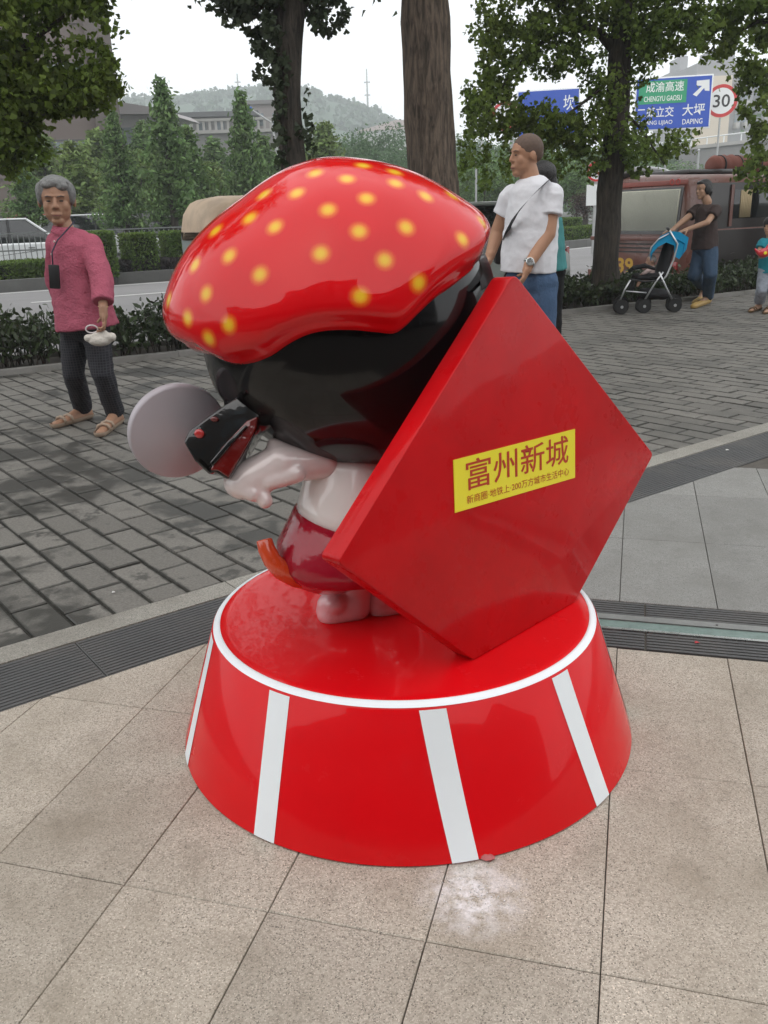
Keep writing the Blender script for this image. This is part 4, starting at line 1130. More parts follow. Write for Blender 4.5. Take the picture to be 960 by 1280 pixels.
for a in ((rt[0], 650, 175, 46, 5.5, 'round leafy tree above the man\'s right shoulder', 1.3), (rt[0], 700, 195, 44, 5.5, 'round leafy tree between the man and the right trunk', 1.2), (rt[0], 572, 190, 52, 5.5, 'round tree close right of the thick trunk', 1.3),
          (rt[0], 735, 190, 60, 5.5, 'round tree showing left of the right trunk', 1.5), (rt[0], 800, 198, 70, 5.5, 'round tree over the bus roof, left of the woman', 1.6), (rt[0], 850, 205, 80, 5.5, 'round tree below the flyover above the bus', 1.8), (rt[0], 900, 208, 85, 5.5, 'low tree under the flyover at the right', 1.8),
          (rt[1], 440, 172, 60, 7.5, 'hazy round tree left of the thick trunk above the cap', 1.0), (rt[1], 505, 185, 62, 7.5, 'hazy tree partly behind the left edge of the thick trunk', 1.0), (rt[1], 590, 172, 95, 7.5, 'far hazy tree between thick trunk and the left blue sign', 1.1), (rt[1], 370, 180, 70, 7.5, 'hazy tree behind the slim dark trunk', 1.1),
          (rt[1], 680, 168, 100, 7.5, 'far hazy tree behind the left blue sign', 1.2), (rt[1], 540, 178, 85, 7.5, 'hazy tree hidden mostly by the thick trunk', 1.1), (rt[1], 775, 180, 110, 7.5, 'far hazy tree behind the right trunk', 1.2), (rt[1], 265, 195, 60, 7.5, 'hazy tree below the grey retaining wall', 1.2),
          (rt[1], 820, 186, 105, 7.5, 'far hazy tree below the right blue road sign', 1.2), (rt[1], 945, 196, 100, 7.5, 'far tree at the right edge below the flyover', 1.2)):
    put(*a)
# --- clipped shrubs on the verge
def boxbush(name, c, d, rz, mt, label, seed, leaf=.05, n=2600, cat='shrub', group=None):
    t = empty(name, c, rz, label, cat, group); r = np.random.RandomState(seed); P = []
    for ax in range(3):
        for s in ((-1, 1) if ax < 2 else (1,)):
            q = r.uniform(-1, 1, (int(n * (1.3 if ax == 2 else .8) / 2), 3)); q[:, ax] = s * r.uniform(.82, 1.03, len(q)); P.append(q)
    P = np.vstack(P) * np.array(d) / 2; P[:, 2] += d[2] / 2; P += r.normal(size=P.shape) * .012
    Leaves(seed).add(P, leaf, 'oval').build('foliage', mt, t, world=False)
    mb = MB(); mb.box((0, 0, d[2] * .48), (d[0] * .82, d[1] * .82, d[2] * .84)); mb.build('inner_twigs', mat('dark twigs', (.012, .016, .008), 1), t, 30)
    return t
KD = (KF[2] - KF[1]).normalized(); KRZ = math.atan2(KD.y, KD.x)
M_core = None
for px, y0, y1, wpx, Y, lab in ((171, 292, 337, 33, 21.8, 'clipped square bright green bush in the middle of the far verge'), (124, 290, 340, 22, 20.9, 'clipped square green bush just right of the old woman\'s shoulder'), (214, 290, 334, 18, 22.6, 'clipped square green bush beside the grey van\'s mirror')):
    t_, b_2 = at(px, y0, Y), at(px, y1, Y); h = t_.z - .06; boxbush('box_bush', (t_.x, t_.y, .06), (wpx * Y / FPX, .9, h), KRZ, M_leafb, lab, px)
nk = Vector((-KD.y, KD.x))
def verge_at(t, s): return KF[1] + KD * t + nk * s
def longhedge(t0, t1, s, h, wd, mt, label, seed, n):
    c = verge_at((t0 + t1) / 2, s); boxbush('low_hedge', (c.x, c.y, .06), (t1 - t0, wd, h), KRZ, mt, label, seed, .055, n, 'hedge')
longhedge(-9, 1.3, .75, .42, .8, M_leafb, 'low green hedge on the far kerb at left, below the white car', 201, 16000)
longhedge(1.35, 4.4, .75, .30, .9, M_leafp, 'dull purple low hedge along the far kerb', 203, 7000)
c = at(706, 290, 33); boxbush('low_hedge', (c.x, c.y + .5, .06), (5.5, 1.0, .45), R(45), M_leafb, 'low green hedge across the road behind the man\'s elbow', 205, .06, 6000, 'hedge')
c = at(706, 280, 35); boxbush('box_bush', (c.x, c.y, .06), (.95, .9, .75), R(30), M_leafb, 'clipped round green bush across the road behind the man\'s elbow', 207)
for i, (px, lab) in enumerate(((720, 'small reddish leafed sapling across the road, left of the right trunk'), (733, 'small bare sapling across the road touching the right trunk'))):
    c = at(px, 285, 37); t = empty('sapling', (c.x, c.y, 0), 0, lab, 'tree'); L = Leaves(300 + i); rr = np.random.RandomState(i)
    L.add(clump(rr, (0, 0, 1.35), .45, 700, 12), .07, 'oval').build('crown', leafmat('reddish leaf', (.07, .045, .04)), t, world=False); MB().tube([(0, 0, 0), (0, 0, 1.3)], .025, 6).build('trunk', M_barkd, t)
# --- metal fence along the verge
M_fence = mat('grey fence metal', (.22, .23, .23), .5, metal=.4)
fn = empty('verge_fence', (*verge_at(0, 1.9), 0), KRZ, 'dark metal fence with upright bars behind the clipped bushes', 'fence')
mb = MB()
for k in range(3): 
    MB().box((1 + 0, 0, .30 + k * .38), (16, .03, .03)).build('rail', M_fence, fn)
t = -7
bar_me = None
while t < 9:
    b = MB().box((0, 0, .55), (.018, .018, .95))
    if bar_me is None: o = b.build('bar', M_fence, fn); bar_me = o.data; o.location = (t, 0, 0)
    else: o = link('bar', bar_me, None, fn); o.location = (t, 0, 0)
    t += .125

# ================================================================== VEHICLES
M_glass = mat('car window glass', (.012, .014, .015), .06, coat=.6)
M_tyre = mat('tyre rubber', (.015, .015, .015), .85)
M_rim = mat('wheel alloy', (.4, .4, .41), .35, metal=.8)
M_plast = mat('black plastic', (.02, .02, .021), .5)
M_lamp = mat('lamp glass', (.55, .55, .52), .12, coat=1)
M_tail = mat('tail lamp', (.35, .01, .01), .15, coat=1)
def wheel(parent, x, y, r, wd):
    e = MB().lathe((0, -wd / 2, 0), (0, 1, 0), [(r * .62, 0), (r * .92, 0), (r, wd * .18), (r, wd * .82), (r * .92, wd), (r * .62, wd)], 28).build('wheel', M_tyre, parent, 50); e.location = (x, y, r)
    mb = MB(); sgn = -1 if y < 0 else 1
    mb.lathe((0, sgn * wd * .30, 0), (0, sgn, 0), [(r * .64, 0), (r * .64, wd * .14), (r * .56, wd * .16), (r * .52, wd * .04), (.001, wd * .04)], 24)
    for k in range(5):
        a = k * 2 * math.pi / 5; mb.box((math.cos(a) * r * .33, sgn * wd * .40, math.sin(a) * r * .33), (r * .58, wd * .1, r * .14), M=Matrix.Rotation(-a, 3, 'Y'))
    mb.lathe((0, sgn * wd * .36, 0), (0, sgn, 0), [(r * .14, 0), (r * .14, wd * .13), (.001, wd * .15)], 12)
    mb.build('rim', M_rim, e, 50)
def car(label, loc, rz, col, L=4.4, W=1.75, H=1.5, kind='suv', group=None, tint=None):
    t = empty('parked_car', loc, rz, label, 'car', group)
    cp = mat('car paint', col, .3, coat=1, var=.03)
    hw, l = W / 2, L / 2; belt = H * .58; g0 = .2
    low = [(-l, .42), (-l + .03, belt - .08), (-l + .18, belt), (l - 1.15, belt), (l - .35, belt - .16), (l - .04, belt - .32), (l, .4), (l - .05, g0 + .05), (l - .35, g0)]
    def arch(cx, r): return [(cx + r * math.cos(a), .32 + r * math.sin(a)) for a in [math.pi * i / 8 for i in range(9)]]
    fa, ra = l - .82, -l + .82; R_ = .33
    low2 = low + [(x, max(g0, z)) for x, z in arch(fa, R_ + .05)] + [(x, max(g0, z)) for x, z in arch(ra, R_ + .05)] + [(-l + .3, g0), (-l + .04, g0 + .06)]
    def side(pts, y0, y1): return [(x, y0, z) for x, z in pts], [(x, y1, z) for x, z in pts]
    mb = MB(); A, B = side(low2, -hw, hw); n = len(low2); mb.add(A + B, [tuple(range(n)), tuple(reversed(range(n, 2 * n)))] + [(i, i + n, (i + 1) % n + n, (i + 1) % n) for i in range(n)])
    mb.build('body', cp, t, 35, bevel=.045, seg=3)
    rr = l * .96 if kind == 'suv' else l * .8; fx0, fx1 = l - 1.25, l - 2.0
    top = [(-rr, belt - .02), (-rr + .22, H - .06), (-rr + .34, H - .03), (fx1, H - .03), (fx0, belt - .02)]
    cab = MB(); k = hw - .06; kt = hw - .22
    vs = [(x, -(k if z < belt + .1 else kt), z) for x, z in top] + [(x, (k if z < belt + .1 else kt), z) for x, z in top]; n = len(top)
    cab.add(vs, [tuple(range(n)), tuple(reversed(range(n, 2 * n)))] + [(i, i + n, (i + 1) % n + n, (i + 1) % n) for i in range(n)]); cab.build('windows', M_glass, t, 35, bevel=.02)
    mb = MB(); mb.box(((-rr + .3 + fx1) / 2, 0, H - .012), (fx1 + rr - .28, 2 * kt + .03, .05)); mb.build('roof', cp, t, 40, bevel=.022, seg=3)
    for s in (-1, 1):
        for xa, xb, sx in ((-rr + .02, -rr + .26, .09), (-.25, -.22, .09), (fx0, fx1, .08), (-rr + .95, -rr + .93, .08)):
            MB().tube([(xa, s * (k + .004), belt - .02), (xb, s * (kt + .006), H - .03)], .035, 6).build('pillar', cp if abs(xa) > .9 else M_plast, t)
        wheel(t, fa, s * (hw - .09), R_, .2); wheel(t, ra, s * (hw - .09), R_, .2)
        MB().box((l - .12, s * (hw - .28), belt - .30), (.14, .36, .14)).build('headlight', M_lamp, t, bevel=.03)
        MB().box((-l + .03, s * (hw - .18), belt - .12), (.08, .22, .26)).build('tail_light', M_tail, t, bevel=.02)
        MB().box((fx0 - .25, s * (hw + .08), belt + .06), (.12, .16, .12)).build('mirror', cp, t, bevel=.03)
        for xd in (.25, -.75): MB().box((xd, s * (hw + .012), belt - .12), (.16, .02, .025)).build('door_handle', M_rim, t)
        for xd in (.75, -.22, -1.1): MB().box((xd, s * (hw + .0), (belt + g0) / 2 + .02), (.008, .008, belt - g0 - .1)).build('door_gap', M_plast, t)
    MB().box((l - .02, 0, .42), (.06, W * .5, .16)).build('grille', M_plast, t, bevel=.01)
    MB().box((l + .012, 0, .36), (.01, .4, .12)).build('number_plate', mat('plate blue', (.02, .07, .3), .4), t)
    return t
def ground_at(x, ytop, Y, z): P = at(x, ytop, Y); return (P.x, P.y, z)
car('white estate car parked left of the old woman', ground_at(20, 300, 24.5, -.02), R(28), (.72, .74, .75), 4.5, 1.75, 1.42)
car('white car behind the old woman\'s shoulder, roof showing', ground_at(120, 290, 29.5, -.02), R(35), (.74, .75, .76), 4.3, 1.75, 1.5)
car('black off-road car parked behind the clipped bushes', ground_at(183, 290, 31, -.02), R(22), (.02, .022, .025), 4.6, 1.85, 1.55)
car('small white car behind the grey van\'s tan roof', ground_at(222, 290, 34, -.02), R(20), (.7, .72, .72), 4.2, 1.7, 1.4)
car('silver car at the far left edge behind the red parasol', ground_at(-8, 290, 31, -.02), R(26), (.4, .42, .43), 4.4, 1.75, 1.45)
car('white car half hidden between old woman and fence', ground_at(66, 290, 30, -.02), R(30), (.70, .72, .73), 4.3, 1.75, 1.45)
# --- grey van with a rounded tan roof, parked just beyond the hedge
def roadpt(t, s): p = bp_(t, 1.16 + s); return (p.x, p.y, -.12)
BRZ = math.atan2(BD.y, BD.x)
Mvan = mat('dull grey green van paint', (.20, .235, .225), .45, coat=.3, var=.12, vscale=3, dirt=(.14, .14, .12), dirt_scale=3, dirt_amt=.6)
Mtan = mat('faded tan paint', (.56, .42, .29), .55, var=.08, vscale=3, dirt=(.3, .22, .15), dirt_scale=4, dirt_amt=.5)
e0 = at(241, 300, 10.45)
van = empty('van', (e0.x, e0.y, -.12), BRZ, 'grey van with rounded tan roof and black mirror behind the cap\'s left side', 'van')
VL, VW, VH = 3.0, 1.35, 1.585
def bodyprof(z): return 0
mb = MB(); nst = 16
def vansec(x, inset):
    pts = []
    w_ = VW / 2 - inset; zt = VH - inset * .9
    for y, z in ((-w_, .22), (-w_, .7), (-w_, VH - .38), (-w_ + .03, zt - .2), (-w_ + .12, zt - .08), (-w_ + .28, zt - .015), (0, zt), (w_ - .28, zt - .015), (w_ - .12, zt - .08), (w_ - .03, zt - .2), (w_, VH - .38), (w_, .7), (w_, .22)): pts.append((x, y, z))
    return pts
xs = [(0, .30), (.02, .2), (.06, .12), (.12, .06), (.22, .02), (.35, 0), (VL - .3, 0), (VL - .1, .03), (VL, .15)]
secs = [vansec(x, i) for x, i in xs]
def loftz(secs, lo, hi, name, mt, parent, close=True):
    mb = MB(); k = hi - lo
    for s_ in secs: mb.v += s_[lo:hi]
    for i in range(len(secs) - 1):
        for j in range(k - 1): A = i * k + j; mb.f.append((A, A + 1, A + k + 1, A + k))
    for i in (0, len(secs) - 1): f = tuple(i * k + j for j in range(k)); mb.f.append(f if i else tuple(reversed(f)))
    return mb.build(name, mt, parent, 50)
loftz(secs, 0, 13, 'body', Mvan, van)
roofs = [[(x, y * 1.012, z + .008) for x, y, z in s_] for s_ in secs]; roofs[0] = [(x - .01, y, z) for x, y, z in roofs[0]]
loftz(roofs, 2, 11, 'roof', Mtan, van)
MB().box((1.5, -VW / 2 - .008, 1.0), (1.6, .01, .36)).build('side_window', M_glass, van, bevel=.004)
MB().box((.5, -VW / 2 - .006, .75), (.012, .012, .9)).build('door_gap', M_plast, van)
for x in (.5, 2.4):
    for s in (-1, 1): wheel(van, x, s * (VW / 2 - .08), .27, .16)
MB().tube([(.02, -VW / 2 - .05, 1.30), (.34, -VW / 2 - .05, 1.335)], .014, 6).build('mirror_bracket', M_plast, van)
MB().tube([(.33, -VW / 2 - .03, 1.28), (.33, -VW / 2 - .05, 1.38)], .013, 6).build('mirror_bracket', M_plast, van)
MB().tube([(.22, -VW / 2 - .03, 1.32), (.14, -VW / 2 - .12, 1.20), (.18, -VW / 2 - .16, 1.10)], .010, 6).build('mirror_arm', M_plast, van)
MB().box((.19, -VW / 2 - .17, 1.09), (.24, .05, .045)).build('mirror', M_plast, van, bevel=.015)
MB().tube([(.08, -VW / 2 + .0, .98), (.22, -VW / 2 - .02, .72)], .012, 6).build('wiper', M_plast, van)
# --- hatchback whose rear shows right of the man
hb = at(640, 300, 12.2)
hc = car('pale grey green hatchback hidden mostly behind the cap and the shaven headed man', (hb.x - 1.25, hb.y -.15, -.12), BRZ + math.pi, (.36, .39, .36), 3.9, 1.6, 1.43, 'suv')
# --- bus
bc = Vector((at(860, 250, 13.7).x, 13.7))
hx = Vector((math.sin(R(62)), math.cos(R(62))))       # along the side, away from the near end
bus = empty('bus', (bc.x, bc.y, -.12), math.atan2(hx.y, hx.x), 'dusty brown old bus with curtained windows and rolled red bundles on its roof', 'bus')
M_bus = mat('dusty brown bus paint', (.17, .062, .045), .38, coat=.5, var=.15, vscale=2.2, dirt=(.20, .13, .10), dirt_scale=1.6, dirt_amt=.55, rvar=.15)
M_busd = mat('dark bus panel', (.022, .016, .015), .3, coat=.6, var=.2)
M_bust = mat('faded red bus trim', (.30, .07, .05), .45, var=.2, vscale=6)
M_curt = mat('cream curtain', (.72, .70, .58), .8, var=.06, vscale=4)
M_curty = mat('yellowed curtain', (.55, .44, .27), .8, var=.1)
BLn, BW, BH = 7.6, 2.0, 1.74
def busec(x, ins):
    w_ = BW; z = BH - ins
    return [(x, 0 + ins, .25), (x, ins - .02, .9), (x, ins + .02, z - .3), (x, ins + .09, z - .08), (x, ins + .25, z), (x, w_ / 2, z + .035), (x, w_ - .25 - ins, z), (x, w_ - .09 - ins, z - .08), (x, w_ - .02 - ins, z - .3), (x, w_ + .02 - ins, .9), (x, w_ - ins, .25)]
bs = [busec(x, i) for x, i in ((-.03, .06), (0, .03), (.05, .0), (BLn - .2, 0), (BLn, .06))]
bs[0] = [(x + (.0 if z < 1.0 else (z - .9) * .10), y, z) for x, y, z in bs[0]]; bs[1] = [(x + (.0 if z < 1.0 else (z - .9) * .10), y, z) for x, y, z in bs[1]]
bs[2] = [(x + (.0 if z < 1.0 else (z - .9) * .10), y, z) for x, y, z in bs[2]]
loftz(bs, 0, 11, 'body', M_bus, bus)
def endq(y0, y1, z0, z1, d): 
    f = lambda z: -.03 + (0 if z < .9 else (z - .9) * .10) - d
    return [(f(z0), y0, z0), (f(z0), y1, z0), (f(z1), y1, z1), (f(z1), y0, z1)]
MB().prism(endq(.12, BW - .12, .90, 1.57, .004), (-.012, 0, 0)).build('window_frame', M_busd, bus)
cq = MB(); yy = .19
while yy < BW - .2:
    cq.tube([(-.032 + 0.006, yy, .95), (-.032 + .066, yy, 1.54)], .026, 6); yy += .036
cq.build('curtain', M_curt, bus, 180)
MB().prism(endq(.17, BW - .17, .94, 1.53, .045), (-.004, 0, 0)).build('windscreen', mat('dusty windscreen', (.30, .32, .29), .12, alpha=.22, spec=.5), bus)
MB().prism(endq(.05, BW - .05, 1.60, 1.67, .006), (-.012, 0, 0)).build('trim_band', M_bust, bus, bevel=.006)
for z in (.62, .68, .74): MB().prism(endq(.2, BW - .35, z, z + .022, .004), (-.008, 0, 0)).build('vent_slot', M_busd, bus)
MB().prism(endq(-.02, BW + .02, .80, .865, .01), (-.03, 0, 0)).build('trim_band', M_bus, bus, bevel=.01)
MB().prism(endq(.0, BW, .2, .34, .02), (-.07, 0, 0)).build('bumper', M_bus, bus, bevel=.02)
for k, yy in enumerate((.24, .36)): MB().lathe((.035, yy, 1.64), (-1, 0, 0), [(.045, 0), (.045, .012), (.03, .013), (.03, .004)], 18).build('red_mark', mat('red mark', (.5, .03, .02), .4), bus)
text_mesh('39', 'lettering', mat('yellow lettering', (.62, .36, .04), .5), bus, endq(BW - .72, BW - 1.08, .30, .54, .10), Vector((0, 0, 0)), bold=.03, world=False)
for yy in (.15, BW - .15): MB().prism(endq(yy - .08, yy + .08, .36, .5, .008), (-.02, 0, 0)).build('tail_light', M_tail, bus, bevel=.01)
MB().box((BLn / 2 + .1, -.012, 1.28), (BLn - .5, .012, .66)).build('window_band', M_busd, bus)
for k in range(6):
    x0 = .95 + k * 1.06; MB().box((x0 + .42, -.024, 1.30), (.86, .008, .42)).build('side_window', M_glass, bus, bevel=.003)
    cq = MB()
    for j in range(7 if k % 2 == 0 else 4):
        cq.tube([(x0 + .14 + j * .035, -.032, 1.10), (x0 + .14 + j * .035, -.032, 1.50)], .016, 6)
    cq.build('curtain', M_curty, bus, 180)
    MB().box((x0 - .06, -.03, 1.28), (.06, .02, .6)).build('window_post', M_bus, bus)
MB().box((BLn / 2 + .1, -.022, .60), (BLn - .5, .01, .66)).build('lower_panel', M_busd, bus)
for x in (1.3, 5.9):
    for yy in (.1, BW - .1): wheel(bus, x, yy - (.0 if yy > 1 else 0), .34, .22)
MB().box((.9, BW / 2, BH + .05), (1.1, 1.3, .06)).build('roof_rack', M_busd, bus, bevel=.01)
def bundle(label, x0, x1):
    c = Matrix.Translation(bus.location) @ bus.rotation_euler.to_matrix().to_4x4()
    p = c @ Vector(((x0 + x1) / 2, .55, BH - .005)); t = empty('roof_bundle', p, bus.rotation_euler.z, label, 'bundle', 'rolled bundles on the bus roof'); l = (x1 - x0) / 2
    mb = MB(); pts = [(-l + 2 * l * i / 12, 0, .14 + .012 * math.sin(i * 1.9 + x0)) for i in range(13)]; mb.tube(pts, [.10] + [.145 + .012 * math.sin(i * 2.3 + x0) for i in range(11)] + [.10], 18)
    mb.build('cloth', mat('faded red cloth', (.22, .075, .055), .8, var=.2, vscale=6), t, 180)
    for xx in (-l * .5, l * .5): MB().lathe((xx, 0, .14), (1, 0, 0), [(.158, 0), (.16, .01), (.158, .02)], 18).build('lashing', M_plast, t)
bundle('left rolled red bundle on the brown bus roof, nearest the woman', 1.0, 1.75)
bundle('middle rolled red bundle on the brown bus roof', 1.8, 2.6)
bundle('right rolled red bundle on the brown bus roof', 2.65, 3.3)
t = empty('roof_dome', tuple(Matrix.Translation(bus.location) @ bus.rotation_euler.to_matrix().to_4x4() @ Vector((.5, 1.55, BH))), 0, 'dark rounded bundle on the bus roof behind the right trunk', 'bundle')
mb = MB(); mb.ball((0, 0, .04), (.55, .35, .15), 18, 10); mb.build('cloth', M_busd, t, 180)
MB().box((0, 0, .03), (.7, .05, .02)).build('lashing', M_plast, t)
# ================================================================== SIGNS, LAMPS, BUILDINGS, HILLS
M_pole = mat('galvanised pole', (.42, .43, .43), .5, metal=.5, var=.1)
M_blue = mat('road sign blue', (.01, .07, .45), .4, var=.05)
M_green = mat('road sign green', (.01, .30, .14), .4)
M_signw = mat('road sign white', (.78, .8, .8), .4)
M_signr = mat('road sign red', (.55, .03, .03), .4)
M_signk = mat('road sign black', (.02, .02, .02), .5)
def signpanel(t, c, X, W, H, depth=.08):
    """panel in the x-z plane of the parent, facing -y"""
    MB().box((0, .05, 0), (W, .06, H)).build('panel', M_signw, t, bevel=.01)
    MB().box((0, .012, 0), (W - .14, .02, H - .14)).build('panel_face', M_blue, t)
def sq(x0, x1, z0, z1, y=-.006): return [(x0, y, z0), (x1, y, z0), (x1, y, z1), (x0, y, z1)]
Z3 = Vector((0, 0, 0))
def gantry(label, px, yc, Y, W, H, rz, build, postpx):
    c = at(px, yc, Y); t = empty('road_sign', c, rz, label, 'road sign'); signpanel(t, c, 0, W, H); build(t, W, H)
    mi = Matrix.Rotation(-rz, 3, 'Z')
    pd = postpx; zb = -c.z - .12
    MB().tube([(pd, .35, zb), (pd, .35, H * .25)], [.16, .12], 10).build('post', M_pole, t)
    for z in (H * .15, -H * .3): MB().tube([(pd, .35, z), (-W * .45 if pd > 0 else W * .45, .2, z)], .06, 8).build('arm', M_pole, t)
    for x in (-W * .3, W * .3): MB().box((x, .14, 0), (.08, .1, H * .9)).build('bracket', M_pole, t)
    return t
def bR(t, W, H):
    w2, h2 = W / 2, H / 2
    MB().box((-w2 * .28, -.002, h2 * .44), (W * .62, .02, H * .43)).build('green_panel', M_green, t)
    text_mesh('成渝高速', 'lettering', M_signw, t, sq(-w2 * .72, w2 * .26, h2 * .44, h2 * .82, -.016), Z3, bold=.008, world=False)
    text_mesh('CHENGYU GAOSU', 'lettering', M_signw, t, sq(-w2 * .76, w2 * .22, h2 * .10, h2 * .30, -.016), Z3, bold=.01, world=False)
    text_mesh('二郎立交', 'lettering', M_signw, t, sq(-w2 * .92, w2 * .04, -h2 * .50, -h2 * .10), Z3, bold=.01, world=False)
    text_mesh('大坪', 'lettering', M_signw, t, sq(w2 * .26, w2 * .84, -h2 * .50, -h2 * .06), Z3, bold=.01, world=False)
    text_mesh('ERLANG LIJIAO', 'lettering', M_signw, t, sq(-w2 * .88, w2 * .02, -h2 * .82, -h2 * .62), Z3, bold=.01, world=False)
    text_mesh('DAPING', 'lettering', M_signw, t, sq(w2 * .28, w2 * .80, -h2 * .82, -h2 * .62), Z3, bold=.01, world=False)
    P = [(.50, .28), (.72, .58), (.58, .60), (.58, .78), (.90, .80), (.92, .38), (.80, .40), (.78, .50), (.60, .20)]
    P = [(w2 * a, -.006, h2 * b) for a, b in P]
    obj('arrow', P, [tuple(range(9))], M_signw, t)
def bL(t, W, H):
    w2, h2 = W / 2, H / 2
    text_mesh('坎', 'lettering', M_signw, t, sq(w2 * .48, w2 * .82, h2 * .10, h2 * .72), Z3, bold=.01, world=False)
g_r = gantry('large blue direction sign with a green panel and white arrow, right of the leafy trunk', 841, 129, 50, 3.85, 2.55, R(-12), bR, -2.75)
g_l = gantry('blue direction sign half hidden by leaves above the shaven headed man', 685, 142, 56, 3.6, 2.6, R(-12), bL, -2.1)
def roundsign(label, px, py, Y, rr_, txt, rz, zb=True, pole=True):
    c = at(px, py, Y); t = empty('speed_sign', c, rz, label, 'road sign')
    MB().lathe((0, .03, 0), (0, -1, 0), [(rr_, 0), (rr_, .02), (rr_ * .995, .024)], 40).build('disc', M_signw, t, 40)
    mb = MB(); n = 48
    for i in range(n):
        a = 2 * math.pi * i / n
        for r_ in (rr_ * .78, rr_ * .99): mb.v.append((r_ * math.cos(a), .002, r_ * math.sin(a)))
    for i in range(n): A, B = 2 * i, 2 * ((i + 1) % n); mb.f.append((A, A + 1, B + 1, B))
    mb.build('red_ring', M_signr, t)
    if txt: text_mesh(txt, 'lettering', M_signk, t, sq(-rr_ * .52, rr_ * .52, -rr_ * .38, rr_ * .38, -.002), Z3, bold=.01, world=False)
    if pole: MB().tube([(0, .08, -c.z - .1), (0, .08, rr_ * .6)], .05, 8).build('pole', M_pole, t)
    return t
roundsign('round speed limit sign reading 30 with a red rim, right of the blue sign', 902, 126, 50, .80, '30', R(-12))
roundsign('round red rimmed sign peeping through leaves left of the smaller blue sign', 631, 145, 56, .80, '40', R(-12))
no = roundsign('small red rimmed sign above a white plate, left of the right trunk', 746, 214, 26, .27, '', R(-5))
MB().box((0, .0, -.62), (.52, .02, .55)).build('white_plate', M_signw, no)
MB().box((0, -.012, -.02), (.34, .01, .06), M=Matrix.Rotation(R(40), 3, 'Y')).build('red_bar', M_signr, no)
# street lamps
def lamp(label, px, pyb, pyt, Y, arm, head, name='street_lamp'):
    b, t_ = at(px, pyb, Y), at(px, pyt, Y); o = empty(name, (b.x, b.y, -.05), 0, label, 'street lamp'); H = t_.z
    MB().tube([(0, 0, 0), (0, 0, H * .7), (arm * .15, 0, H * .9), (arm, 0, H)], [.07, .055, .04, .03], 8).build('pole', M_pole, o)
    MB().box((arm * 1.12, 0, H + .05), (abs(arm) * .42, .24, .12), M=Matrix.Rotation(R(-12 if arm > 0 else 12), 3, 'Y')).build('lamp_head', head, o, bevel=.03)
    MB().box((0, 0, .15), (.25, .25, .3)).build('base', M_pole, o, bevel=.02)
lamp('slim street lamp with a blue head, left of the slim dark trunk', 349, 230, 133, 40, -1.0, mat('blue lamp head', (.03, .12, .42), .4))
lamp('tall grey street lamp whose arm shows among the leaves above the left blue sign', 602, 230, 92, 52, 1.7, M_pole)
for i, (px, Y, y1, lab) in enumerate(((595, 34, 198, 'thin pale post rising from the far verge left of the man'), (828, 60, 190, 'thin pale post under the flyover, left of the woman\'s head'), (868, 60, 186, 'thin pale post under the flyover above the woman\'s head'), (938, 60, 182, 'thin pale post under the flyover at the right'), (772, 45, 195, 'thin pale post hidden behind the right trunk'))):
    b, t_ = at(px, 260, Y), at(px, y1, Y); o = empty('post', (b.x, b.y, -.1), 0, lab, 'post'); MB().tube([(0, 0, 0), (0, 0, t_.z)], .035 * Y / 30, 6).build('shaft', M_pole, o); MB().ball((0, 0, t_.z), .05 * Y / 30, 8, 6).build('finial', M_pole, o)
# red parasol over a stall beyond the car park
c = at(36, 262, 29); o = empty('parasol', (c.x, c.y, -.02), 0, 'low red parasol beyond the parked cars at left', 'parasol')
mb = MB(); k0 = 0; H_ = c.z
mb.v.append((0, 0, H_)); n = 8
for j in range(n): a = 2 * math.pi * j / n; mb.v.append((.75 * math.cos(a), .75 * math.sin(a), H_ - .22))
for j in range(n): a = 2 * math.pi * j / n; mb.v.append((.75 * math.cos(a), .75 * math.sin(a), H_ - .34))
for j in range(n): mb.f.append((0, 1 + j, 1 + (j + 1) % n)); mb.f.append((1 + j, 9 + j, 9 + (j + 1) % n, 1 + (j + 1) % n))
mb.build('canopy', mat('red parasol cloth', (.42, .05, .055), .8), o, 20); MB().tube([(0, 0, 0), (0, 0, H_)], .03, 6).build('pole', M_pole, o)
# brown tower at top left
M_twr = mat('brown tower cladding', (.15, .115, .105), .6, var=.06, vscale=.3)
M_twr2 = mat('brown tower edge', (.11, .088, .08), .6, var=.06)
M_wing = mat('tower window glass', (.20, .24, .26), .1, metal=.3, objrand=.3)
c = at(147, 120, 60)
tw = empty('tower_building', (c.x, c.y, -.1), R(15), 'tall brown office block behind the overhanging leaves at top left', 'building')
MB().box((-15, 9, 24), (30, 18, 48)).build('wall', M_twr, tw, bevel=.1)
MB().box((-.75, -.3, 24), (1.5, .6, 48.2)).build('corner_pier', M_twr2, tw, bevel=.05)
for fl in range(11):
    z = 1.5 + fl * 4.3
    MB().box((-15.9, -.06, z + 2.62), (28.2, .12, .12)).build('string_course', M_twr2, tw)
    MB().box((-15.9, -.05, z), (28.2, .14, .9)).build('window_band', mat('strip', (.05, .06, .065), .2) if fl == 0 else bpy.data.materials['strip'], tw)
    if z < 26:
        for k in range(10):
            f = MB().box((-3.0 - k * 2.7, -.15, z), (2.2, .06, .72)).build('window', M_twr2, tw); MB().box((-3.0 - k * 2.7, -.19, z), (2.05, .03, .58)).build('pane', M_wing, f)
